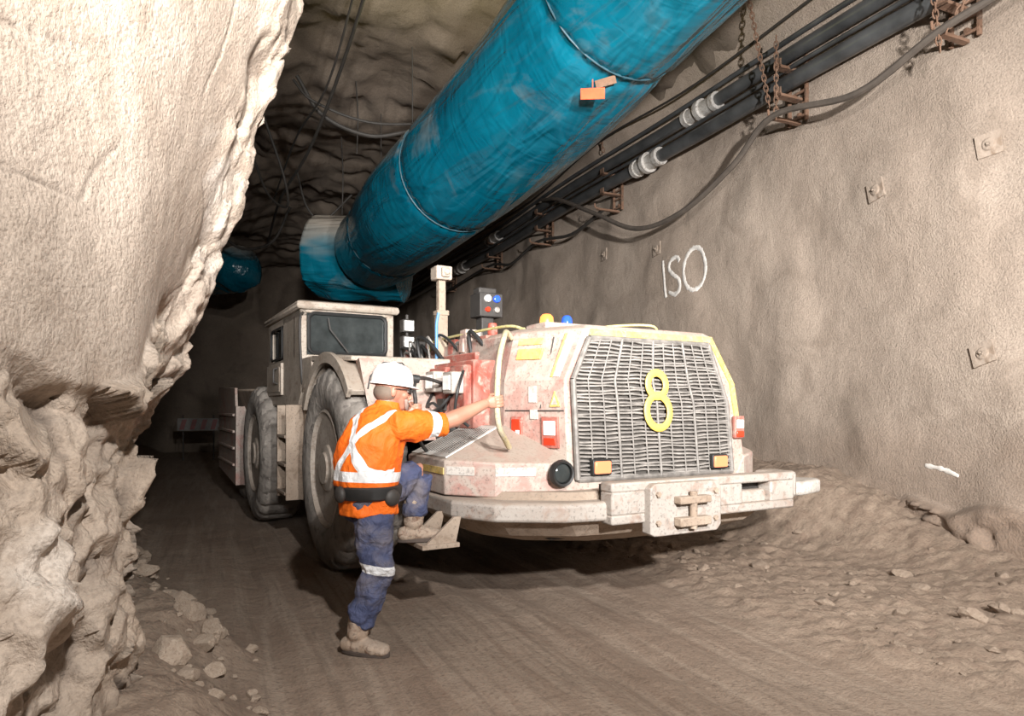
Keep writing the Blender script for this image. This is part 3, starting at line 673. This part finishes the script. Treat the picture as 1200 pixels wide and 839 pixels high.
g.obj('mudguard',M_pinkside,truck,'dusty pinkish rear fender panel',.008)
g=G(); g.box(-1.2,-.5,1.1,2.8,1.4,1.9); g.box(-.6,.4,1.3,2.6,1.9,2.08); g.obj('engine_deck',M_red,truck,'chipped red machinery deck',.012)
g=G(); g.hexa([(-1.25,1.0,1.84),(.75,.95,1.80),(.75,1.06,1.80),(-1.25,1.1,1.84),(-1.25,1.0,1.96),(.75,.95,1.93),(.75,1.06,1.93),(-1.25,1.1,1.96)]); g.obj('frame_rail',M_red,truck,'chipped red frame rail',.01)
for x,y,z,dx,dz,mm in ((-1.05,1.1,1.98,.14,.12,M_red),(-.78,1.05,1.95,.10,.20,M_dark),(-.52,1.12,2.0,.16,.10,M_red),(.12,1.08,1.95,.16,.14,M_red),(.42,1.05,1.95,.12,.20,M_pinkside),(.72,1.08,1.98,.18,.09,M_red)):
    g=G(); g.box(x-dx/2,x+dx/2,y-.06,y+.06,z-.06,z+dz); g.box(x-dx/3,x+dx/3,y-.08,y-.05,z,z+dz*.6); g.obj('valve_block',mm,truck,None,.006)
for x,y,z,r,h,mm in ((-.92,1.25,1.95,.06,.22,M_red),(.28,1.2,2.0,.055,.16,M_grey),(.58,1.2,2.0,.045,.2,M_red),(-.35,1.1,1.95,.05,.13,M_dark)):
    g=G(); g.lathe([(r,0),(r,h*.8),(r*.8,h),(.01,h)],18,(x,y,z),'z'); g.obj('filter_canister',mm,truck)
for k in range(12):
    x=-1.15+k*.15+random.random()*.08; y=.9+random.random()*.25; l=random.uniform(.2,.5); h=random.uniform(.08,.2)
    g=G(); g.tube(smoothcurve([(x,y,1.86),(x+.05,y-.06,1.95+h),(x+l*.6,y-.04,1.93+h*.8),(x+l,y+.06,1.84)],6),random.uniform(.010,.018)); g.obj('hydraulic_hose',M_black if k%3 else M_galv,truck,'hydraulic hose')
g=G(); g.box(.32,1.10,.76,1.05,1.30,1.84); g.box(.36,.70,.70,.78,1.34,1.80); g.box(.78,1.06,.70,.78,1.40,1.80); lc=g.obj('lamp_column',M_red,truck,'chipped red lamp column',.012)
for x,z in ((.60,1.68),(.96,1.66)):
    g=G(); g.box(x-.09,x+.09,.60,.71,z-.085,z+.085); h=g.obj('work_lamp',M_grey,lc,'square white work lamp',.012)
    g=G(); g.box(x-.06,x+.06,.59,.60,z-.055,z+.055); g.obj('lamp_lens',M_lens,h)
for pts in ([(.5,.68,1.6),(.55,.6,1.48),(.7,.6,1.50),(.82,.66,1.38)],[(.9,.68,1.58),(.85,.58,1.46),(.6,.6,1.42),(.5,.68,1.34)],[(1.05,.7,1.75),(1.12,.62,1.6),(1.08,.62,1.42),(1.1,.72,1.32)]):
    g=G(); g.tube(smoothcurve(pts,6),.012); g.obj('wiring',M_black,lc)
g=G(); g.box(.62,.74,.66,.70,1.44,1.54); g.obj('junction_box',M_dark,lc,None,.006)
g=G(); g.box(-.13,-.03,.95,1.05,1.90,2.35); g.box(-.115,-.045,.965,1.035,2.35,2.66); g.box(-.13,-.02,.94,1.06,2.33,2.38); mast=g.obj('camera_mast',M_mud,truck,'beige steel mast with a box head',.008)
g=G(); g.box(-.15,.01,.92,1.08,2.66,2.79); g.box(-.02,.05,.96,1.04,2.68,2.77); g.cyl((.05,1.0,2.725),(.08,1.0,2.725),.03); g.obj('camera_box',M_beige,mast,None,.02)
g=G(); g.tube(smoothcurve([(-.02,.93,1.9),(0,.92,2.1),(-.02,.93,2.25),(-.02,.95,2.35)],6),.014); g.obj('blue_hose',M_bluehose,mast,'blue air hose')
g=G(); g.box(-.42,-.28,1.53,1.67,2.05,2.38); g.box(-.45,-.22,1.48,1.74,2.38,2.62); g.box(-.42,-.28,1.5,1.7,2.62,2.68); sc_=g.obj('sensor_unit',M_dark,truck,'dark lamp and sensor unit',.012)
for (y,z,m,r) in ((1.56,2.56,M_lens,.035),(1.66,2.56,M_blueL,.035),(1.56,2.45,M_redL,.025),(1.66,2.45,M_galv,.03)):
    g=G(); g.lathe([(r,0),(r,.03),(r*.8,.035),(.005,.035)],16,(-.22,y,z),'x'); g.obj('lamp_lens',m,sc_)
g=G(); g.box(1.15,1.45,1.2,1.62,2.03,2.12); bb=g.obj('beacon_bracket',M_pink,truck,None,.01)
for y,m,nm,k in ((1.29,M_hot,'lit amber beacon',1),(1.48,M_blueL,'blue beacon',.8)):
    g=G(); g.lathe([(.055*k,2.12),(.055*k,2.14),(.05*k,2.175),(.032*k,2.195),(.005,2.20)],20,(1.32,y,0),'z'); g.obj('beacon',m,bb,nm)
def rail(pts,r,mat,label,name='handrail'):
    g=G(); g.tube(smoothcurve(pts,6),r,10); return g.obj(name,mat,truck,label)
M_ygreen=worn('yellow_green_rail',(0.50,0.44,0.16),(0.56,0.50,0.24),(0.46,0.41,0.30),6,20,0.5,da=.2)
M_prail=worn('pale_rail',(0.50,0.42,0.24),(0.55,0.49,0.34),(0.44,0.38,0.30),6,20,0.5,da=.2)
rail([(-.35,1.0,2.02),(-.3,1.0,2.10),(.4,1.0,2.11),(1.1,1.05,2.11),(1.3,1.1,2.07)],.012,M_ygreen,'yellow green handrail on the hood')
rail([(1.45,1.7,2.05),(1.5,1.7,2.10),(1.7,2.0,2.11),(1.7,2.1,2.05)],.010,M_ygreen,'yellow green handrail on the hood')
rail([(1.36,.95,1.99),(1.45,.86,2.02),(1.6,.76,1.97),(1.78,.62,1.78),(1.92,.53,1.51),(1.91,.55,1.34),(1.80,.66,1.24),(1.74,.72,1.19)],.020,M_prail,'bent pale yellow handrail at the hood corner')
rail([(1.02,.42,1.12),(1.2,.28,1.22),(1.515,.124,1.36),(1.515,.124,1.50),(1.45,.14,1.62),(1.2,.3,1.68),(.7,.70,1.66)],.014,M_dark,'dark grab rail beside the boarding step')

# ------------------------------------------------------------------ PERSON
B=V((-.85,4.1,0)); P=lambda x,y,z: V((x,y,z))-B
F=V((.76,.65,0)).normalized(); R=V((.65,-.76,0)).normalized(); UP=V((0,0,1))
person=empty('person',tuple(B),0,'worker in white helmet and orange hi-vis shirt climbing onto the truck','person')
def remesh(g,name,mat,vox,sit,parent,label=None,disp=None):
    me=g.mesh('tmp'); o=bpy.data.objects.new('tmp',me); col.objects.link(o)
    r=o.modifiers.new('r','REMESH'); r.mode='VOXEL'; r.voxel_size=vox
    s=o.modifiers.new('s','SMOOTH'); s.factor=.5; s.iterations=sit
    dg=bpy.context.evaluated_depsgraph_get(); dg.update()
    m2=bpy.data.meshes.new_from_object(o.evaluated_get(dg)); m2.name=name
    bpy.data.objects.remove(o)
    if disp:
        ns=[v.normal.copy() for v in m2.vertices]
        for v,n in zip(m2.vertices,ns): v.co+=n*disp(v.co)
    m2.materials.clear()
    return mkobj(name,m2,mat,parent,label,0,True,None,80)
M_skin=plain('skin',(0.42,0.20,0.135),0.5,var=.12,bmp=.1)
BC=P(-.86,4.17,1.2)
def shirtmat():
    m,nt,b=newmat('hivis_orange_shirt'); pos=tc(nt)
    o=mixc(nt,nz(nt,7,5),(0.80,0.125,0.005),(0.95,0.19,0.010))
    def band(d,c,w): return mth(nt,'LESS_THAN',mth(nt,'ABSOLUTE',mth(nt,'SUBTRACT',dotv(nt,pos,d),c)),w)
    rc=R.dot(BC); fc=F.dot(BC)
    back=mth(nt,'LESS_THAN',dotv(nt,pos,F),fc+.05)
    m1=band((0.04*F.x,0.04*F.y,1),1.05,.030)
    def strap(sg,ro=.07):
        d=(R*sg+UP*0.62); L=d.length
        return band(tuple(d/L),((rc+ro)*sg+.62*1.25)/L,.027)
    up_=mth(nt,'GREATER_THAN',dotv(nt,pos,(0,0,1)),1.05)
    st=mth(nt,'MULTIPLY',mth(nt,'MAXIMUM',strap(1),strap(-1)),mth(nt,'MULTIPLY',back,up_))
    ad=(P(-.43,4.245,1.375)-P(-.69,4.08,1.385)).normalized(); a0=ad.dot(P(-.69,4.08,1.385))
    slv=mth(nt,'MULTIPLY',band(tuple(ad),a0+.235,.029),mth(nt,'GREATER_THAN',dotv(nt,pos,(0,0,1)),1.27))
    mk=mth(nt,'MAXIMUM',mth(nt,'MAXIMUM',m1,st),slv)
    cl=mixc(nt,mk,o,(0.80,0.81,0.82))
    nt.links.new(cl,b.inputs['Base Color']); b.inputs['Roughness'].default_value=.7
    p=bump(nt,b,nz(nt,9,4,1.2,.25,.75),.5,.02); bump(nt,b,nz(nt,220,2),.2,.001,p)
    return m
def trousermat():
    m,nt,b=newmat('navy_work_trousers'); pos=tc(nt)
    o=mixc(nt,nz(nt,9,6),(0.04,0.052,0.115),(0.075,0.09,0.175))
    o=mixc(nt,mth(nt,'MULTIPLY',nz(nt,5,7,.5,.46,.66),.75),o,(0.20,0.175,0.175))
    mk=mth(nt,'LESS_THAN',mth(nt,'ABSOLUTE',mth(nt,'SUBTRACT',dotv(nt,pos,(.15,0,1)),.52)),.027)
    nt.links.new(mixc(nt,mk,o,(0.75,0.76,0.78)),b.inputs['Base Color']); b.inputs['Roughness'].default_value=.8
    bump(nt,b,nz(nt,10,4,1.2,.25,.75),.6,.025); return m
M_shirt=shirtmat(); M_trs=trousermat()
M_boot=worn('muddy_boot_leather',(0.36,0.27,0.20),(0.42,0.33,0.26),(0.14,0.07,0.04),9,22,0.85)
M_sole=plain('boot_sole',(0.08,0.06,0.05),.8)
M_helm=plain('white_helmet',(0.78,0.77,0.74),.3,var=.05,bmp=0)
M_hair=plain('grey_brown_hair',(0.17,0.13,0.10),.8)
M_beard=plain('grey_stubble',(0.34,0.27,0.23),.9)
fold=lambda p: fr(V((p.x*9,p.y*9,p.z*5)),1,3)*.017
def hand(g,wrist,Gp,axis,flip=1,thumb_up=1):
    a=axis.normalized(); e1=(wrist-Gp); e1=(e1-a*e1.dot(a)).normalized(); e2=a.cross(e1)*flip
    pk=Gp+e1*.032+e2*.024
    g.loft([wrist,wrist.lerp(pk,.45)+e2*.004,pk],[(.027,.019),(.038,.016),(.041,.014)],a,12)
    for i,(off,l,r) in enumerate(((.031,1.0,.0095),(.0105,1.1,.0098),(-.0105,1.03,.0092),(-.031,.85,.0082))):
        c=Gp+a*off; Rr=.032
        ths=[40,75,110,150,190,190+45*l]
        g.loft([pk+a*off*.9]+[c+(e1*math.cos(math.radians(t_))+e2*math.sin(math.radians(t_)))*(Rr+.004*(t_ in (75,150))) for t_ in ths],[r*1.05]+[r*1.02,r*1.08,r*.98,r*1.02,r*.92,r*.82],None,8)
    tb=wrist.lerp(pk,.5)+a*.03*thumb_up-e2*.004
    g.loft([tb,Gp+e1*.036-e2*.016+a*.046*thumb_up,Gp-e2*.034+a*.044*thumb_up+e1*.005,Gp-e1*.022-e2*.022+a*.036*thumb_up],[.014,.0125,.0115,.0095],None,8)
H=P(-.745,4.23,1.565); HF=(V((.90,.42,-.12))).normalized(); HS=HF.cross(UP).normalized(); HU=HS.cross(HF).normalized()
HM=Matrix((HF,HS,HU)).transposed(); HK=1.08
hp=lambda f,s,u: H+(HF*f+HS*s+HU*u)*HK
def kk(*r): return tuple(x*HK for x in r)
g=G()
tor=[(P(-.875,4.165,.84),(.15,.12)),(P(-.88,4.165,.95),(.16,.13)),(P(-.88,4.17,1.05),(.17,.145)),(P(-.86,4.18,1.2),(.18,.145)),(P(-.825,4.20,1.32),(.18,.12)),(P(-.795,4.215,1.40),(.15,.08)),(P(-.78,4.22,1.45),(.08,.065)),(P(-.77,4.22,1.50),(.062,.064)),(P(-.758,4.225,1.56),(.058,.06))]
g.loft([a for a,_ in tor],[b for _,b in tor],R)
g.ell(hp(0,0,.025),kk(.098,.076,.105),HM); g.loft([hp(.03,0,.0),hp(.055,0,-.05),hp(.066,0,-.088)],[kk(.062,.06),kk(.050,.046),kk(.032,.026)],HS)
g.loft([hp(.085,0,.02),hp(.104,0,-.005),hp(.118,0,-.028),hp(.10,0,-.036)],[kk(.010,.010),kk(.012,.011),kk(.016,.012),kk(.014,.008)],HS,10)
g.ell(hp(.083,0,.035),kk(.018,.055,.012),HM); g.ell(hp(.088,0,-.055),kk(.018,.026,.009),HM); g.ell(hp(.088,0,-.068),kk(.016,.022,.008),HM)
for s in (1,-1):
    g.ell(hp(-.008,.076*s,-.005),kk(.018,.009,.032),HM,12,8); g.ell(hp(.062,.04*s,-.018),kk(.028,.022,.022),HM,12,8)
RG=P(-.097,4.447,1.505)
wR=P(-.167,4.403,1.492)
g.loft([P(-.76,4.13,1.35),P(-.67,4.09,1.37),P(-.55,4.17,1.365),P(-.43,4.245,1.37),P(-.36,4.285,1.395),P(-.27,4.34,1.44),wR],[.065,.064,.056,.050,.055,.045,.032],None)
hand(g,wR,RG,V((.10,.12,-1)),-1,-1)
LGx=V((-1.5+.49*1.515+.872*.124,5.86-.872*1.515+.49*.124,1.45))-B
wL=LGx+V((-.045,-.045,-.035))
g.loft([P(-.88,4.27,1.35),P(-.92,4.34,1.37),P(-.83,4.44,1.28),P(-.76,4.48,1.20),P(-.73,4.48,1.28),wL],[.065,.06,.054,.048,.045,.029],None)
hand(g,wL,LGx,V((0,0,1)),1,1)
g.loft([P(-.82,4.10,.88),P(-.82,4.08,.68),P(-.80,4.06,.48),P(-.855,4.06,.32),P(-.915,4.05,.10)],[.085,.075,.055,.053,.04],None)
g.loft([P(-.89,4.24,.88),P(-.76,4.36,.98),P(-.62,4.49,1.05),P(-.63,4.48,.9),P(-.64,4.465,.70)],[.085,.078,.055,.053,.04],None)
g.loft([P(-.95,4.055,.06),P(-.80,4.01,.045)],[(.03,.03),(.03,.02)],None); g.loft([P(-.67,4.45,.645),P(-.55,4.49,.63)],[(.03,.03),(.03,.02)],None)
body=remesh(g,'body',M_skin,.0045,3,person)
g=G()
tor=[(P(-.875,4.165,.82),(.200,.170)),(P(-.88,4.165,.92),(.202,.172)),(P(-.89,4.165,1.0),(.212,.190)),(P(-.882,4.17,1.1),(.222,.200)),(P(-.858,4.18,1.22),(.228,.188)),(P(-.825,4.20,1.33),(.228,.158)),(P(-.795,4.21,1.40),(.19,.120)),(P(-.78,4.215,1.44),(.125,.092)),(P(-.77,4.22,1.475),(.078,.078))]
g.loft([a for a,_ in tor],[b for _,b in tor],R,24,False)
g.loft([P(-.77,4.14,1.33),P(-.68,4.09,1.355),P(-.56,4.165,1.355),P(-.425,4.247,1.362)],[.104,.100,.090,.076],None,18,False)
g.loft([P(-.87,4.26,1.33),P(-.92,4.34,1.35),P(-.83,4.44,1.275),P(-.76,4.48,1.21)],[.095,.088,.078,.066],None,18,False)
remesh(g,'shirt',M_shirt,.007,4,person,'orange high visibility shirt with silver reflective tape',fold)
g=G(); g.loft([P(-.773,4.218,1.455),P(-.768,4.22,1.50)],[(.084,.084),(.072,.074)],R,20,False); g.obj('collar',M_shirt,person)
g=G()
g.loft([P(-.875,4.165,.97),P(-.875,4.165,.90),P(-.86,4.17,.82)],[(.17,.145),(.188,.160),(.155,.135)],R,20)
g.loft([P(-.84,4.11,.90),P(-.83,4.09,.78),P(-.815,4.075,.66),P(-.80,4.055,.48),P(-.855,4.058,.32),P(-.893,4.055,.205)],[.122,.122,.112,.094,.090,.084],None,20)
g.loft([P(-.88,4.23,.89),P(-.76,4.36,.97),P(-.64,4.475,1.03),P(-.62,4.49,1.01),P(-.628,4.485,.9),P(-.638,4.468,.79)],[.120,.112,.096,.092,.090,.080],None,20)
remesh(g,'trousers',M_trs,.007,4,person,'navy blue work trousers with silver knee band',lambda p: fr(V((p.x*8,p.y*8,p.z*9)),1,3)*.024)
g=G(); c0=P(-.878,4.165,0)
g.loft([c0+UP*.915,c0+UP*.925,c0+UP*.985,c0+UP*.995],[(.212,.184),(.222,.192),(.226,.200),(.216,.192)],R,32,False); belt=g.obj('belt',M_black,person,'wide black tool belt')
FM=Matrix((F,R,UP)).transposed()
g=G(); g.ell(c0-F*.20+R*.03+UP*.95,(.03,.05,.05),FM); g.obj('pouch',M_dark,belt,'small dark belt pouch')
g=G(); g.ell(c0+R*.218+F*.04+UP*.93,(.05,.025,.05),FM); g.obj('pouch',M_dark,belt,'small dark belt pouch')
def boot(ank,shaft,toe,zs):
    d=(toe-ank); d.z=0; d.normalize(); s=d.cross(UP)
    g=G(); g.loft([shaft,shaft.lerp(ank,.5),ank+V((0,0,.0))],[.074,.068,.062],None,18)
    base=V((ank.x,ank.y,zs))
    g.loft([base-d*.08+UP*.05,base-d*.03+UP*.055,base+d*.05+UP*.05,base+d*.12+UP*.044,base+d*.19+UP*.036],[(.043,.045),(.050,.055),(.054,.052),(.060,.042),(.050,.032)],s,18)
    b=remesh(g,'boot',M_boot,.006,3,person,'muddy tan leather work boot',lambda p: fr(p*22,1,3)*.005)
    g=G(); pl=[]
    for k in range(24):
        a=2*math.pi*k/24; x=math.cos(a); y=math.sin(a)
        pl.append(base+d*(.055+x*.162)+s*(y*(.055+.006*x)))
    g.loops([[p+UP*z for p in pl] for z in (0,.026)]); g.obj('sole',M_sole,b,None,.005)
boot(P(-.92,4.05,.11),P(-.888,4.055,.27),P(-.77,4.0,.0),.004)
boot(P(-.645,4.46,.70),P(-.637,4.467,.85),P(-.48,4.52,.6),.588)
g=G(); L=[]
HC=hp(-.004,0,.048); KH=1.02
hd,hs=.130*KH,.108*KH
for r_,u in ((1.0,-.012),(1.0,.02),(.95,.055),(.82,.085),(.58,.108),(.30,.119),(.05,.122)):
    L.append([HC+HF*math.cos(a)*hd*r_+HS*math.sin(a)*hs*r_+HU*u*KH for a in [k*2*math.pi/32 for k in range(32)]])
g.loops(L)
L=[]
for r_,u in ((1.0,-.006),(1.07,-.014),(1.07,-.020),(.98,-.014)):
    L.append([HC+HF*(math.cos(a)*hd*r_+(.035*max(0,math.cos(a))**2 if r_>1 else 0))+HS*math.sin(a)*hs*r_+HU*u*KH for a in [k*2*math.pi/32 for k in range(32)]])
g.loops(L,False); g.loft([HC-HF*.10+HU*.092,HC+HU*.128,HC+HF*.10+HU*.090],[(.014,.006)]*3,HS,8)
hel=g.obj('helmet',M_helm,person,'white hard hat with cap lamp')
g=G(); g.cyl(HC+HF*.125+HU*.045,HC+HF*.168+HU*.045,.026); g.obj('cap_lamp',M_black,hel)
g=G(); g.tube([HC+HF*.13+HU*.05,HC+HF*.05+HU*.13,HC-HF*.07+HU*.115,HC-HF*.14+HU*.02,HC-HF*.145-HU*.06],.005); g.obj('lamp_cord',M_black,hel)
g=G(); g.ell(hp(-.030,0,-.012),kk(.075,.079,.062),HM); g.obj('hair',M_hair,person)
g=G(); g.loft([hp(.074,-.055,-.045),hp(.088,-.03,-.085),hp(.098,0,-.094),hp(.088,.03,-.085),hp(.074,.055,-.045)],[kk(.012,.010)]*5,None,10); g.obj('beard',M_beard,person,'short grey goatee')
g=G(); g.loft([hp(.100,-.032,-.052),hp(.110,0,-.043),hp(.100,.032,-.052)],[.006,.009,.006],None,8); g.obj('moustache',M_beard,person,'short grey moustache')
for s in (1,-1):
    g=G(); g.ell(hp(.083,.032*s,.010),kk(.012,.014,.010),HM,12,8); g.obj('eye',M_white,person)
gl=None
for s in (1,-1):
    g=G(); g.ell(hp(.100,.034*s,.010),kk(.008,.030,.020),HM,14,8); g.tube([hp(.09,.06*s,.014),hp(.04,.082*s,.014),hp(-.01,.084*s,.008)],.003)
    if s==1: g.tube([hp(.108,-.01,.014),hp(.108,.01,.014)],.003)
    gl=g.obj('safety_glasses' if s==1 else 'lens',M_glass,person if s==1 else gl)

# ------------------------------------------------------------------ rocks
def rockmesh(i,mat):
    bm=bmesh.new(); bmesh.ops.create_icosphere(bm,subdivisions=4,radius=1)
    for v in bm.verts:
        p=v.co.copy(); bv=facets(p,1.1,i*3.1)
        v.co=p*(1+(bv-.2)*.22+fr(p*2+V((i*9,0,0)),1,4)*.08)
        for k in range(7):
            n=V((math.sin(i*7+k*2.4),math.cos(i*3+k*1.9),math.sin(k*5+i))).normalized()
            d=v.co.dot(n)-.66
            if d>0: v.co-=n*d*.95
    sx,sy,sz=(random.uniform(.8,1.2),random.uniform(.65,1),random.uniform(.5,.8))
    for v in bm.verts: v.co=V((v.co.x*sx,v.co.y*sy,v.co.z*sz))
    me=bpy.data.meshes.new('rock_mesh'); bm.to_mesh(me); bm.free(); me.materials.append(mat)
    me.polygons.foreach_set('use_smooth',[True]*len(me.polygons)); me.set_sharp_from_angle(angle=math.radians(24)); return me
rmL=[rockmesh(i,M_rockL) for i in range(6)]; rmR=[rockmesh(i+6,M_rock) for i in range(7)]
def rock(x,y,s,rm,emb=.3):
    o=bpy.data.objects.new('rock',random.choice(rm)); zz=floor_z(x,y)[0]
    o.location=(x,y,zz+s*.6*(1-2*emb)); o.scale=(s,s,s); o.rotation_euler=(random.uniform(-.3,.3),random.uniform(-.3,.3),random.uniform(0,6.3)); col.objects.link(o)
    top(o,'large angular dusty boulder at the foot of the wall' if s>.12 else 'fist sized broken brown rock on the dirt floor' if s>.05 else 'small loose brown stone on the dirt floor','rock','loose rocks on the tunnel floor')
for _ in range(105):
    Y=random.uniform(3.1,7.5); x=lw_x(Y,0)+.10+abs(random.gauss(0,.26)); rock(x,Y,min(.11,.018+random.expovariate(1/.022)),rmL)
for Y,dx,s in ((3.35,.15,.14),(3.9,.28,.11),(4.4,.25,.12),(4.9,.36,.09),(5.3,.3,.12),(3.6,.38,.07),(5.9,.4,.09),(6.6,.4,.11)): rock(lw_x(Y,0)+dx,Y,s,rmL)
cnt=0
while cnt<180:
    Y=random.uniform(3.2,8.5); q=3.6+abs(random.gauss(0,1.0)); 
    if q>5.8: continue
    X=(q-.4008*Y)/.9162
    rock(X,Y,min(.08,.012+random.expovariate(1/.016)),rmR,.42); cnt+=1
for (x,y,s) in ((3.3,4.6,.08),(3.2,5.6,.09)): rock(x,y,s,rmR)

e=empty('barrier_sign',(-9.0,19.6,0),.35,'small red and white reflective barrier boards standing on the floor','sign')
for x in (-.4,.4):
    g=G(); g.cyl((x,0,0),(x,0,1.3),.02); g.obj('post',M_dark,e)
g=G(); g.box(-.55,.55,-.02,0,.85,1.2); g.obj('board',M_signw,e)
for i in range(4):
    g=G(); g.hexa([(-.5+i*.27,-.03,.88),(-.38+i*.27,-.03,.88),(-.38+i*.27,-.02,.88),(-.5+i*.27,-.02,.88),(-.42+i*.27,-.03,1.17),(-.3+i*.27,-.03,1.17),(-.3+i*.27,-.02,1.17),(-.42+i*.27,-.02,1.17)])
    g.obj('board_stripe',M_signred,e)

# ------------------------------------------------------------------ lights
w=bpy.data.worlds.new('w'); sc.world=w; w.use_nodes=True; w.node_tree.nodes['Background'].inputs[0].default_value=(.95,.95,1,1); w.node_tree.nodes['Background'].inputs[1].default_value=.05
def area(loc,tgt,size,en,colr=(1,.97,.94),spread=180):
    l=bpy.data.lights.new('lamp','AREA'); l.size=size; l.energy=en; l.color=colr; l.spread=math.radians(spread)
    o=bpy.data.objects.new('flood_light',l); o.location=loc; o.rotation_euler=(V(tgt)-V(loc)).to_track_quat('-Z','Y').to_euler(); col.objects.link(o); return o
area((1.15,-.8,3.8),(0.6,6,1.3),.15,400)
area((2.0,-1.2,3.0),(2.9,10,3.0),.2,330,spread=75)
area((0.3,-1.0,2.6),(-2.2,12,4.2),.4,100,spread=50)
area((-.7,8.0,5.3),(-.55,7.7,6.5),.2,22,(1,.95,.4))
cam=bpy.data.cameras.new('cam'); cam.lens=24; cam.sensor_width=36; cam.sensor_fit='HORIZONTAL'; cam.shift_y=60.5/1200; cam.clip_start=.05
co=bpy.data.objects.new('camera',cam); co.location=(0,0,1.45); co.rotation_euler=(math.pi/2,0,0); col.objects.link(co); sc.camera=co
sc.view_settings.view_transform='Standard'
sc.view_settings.look='None'
sc.view_settings.exposure=0.0
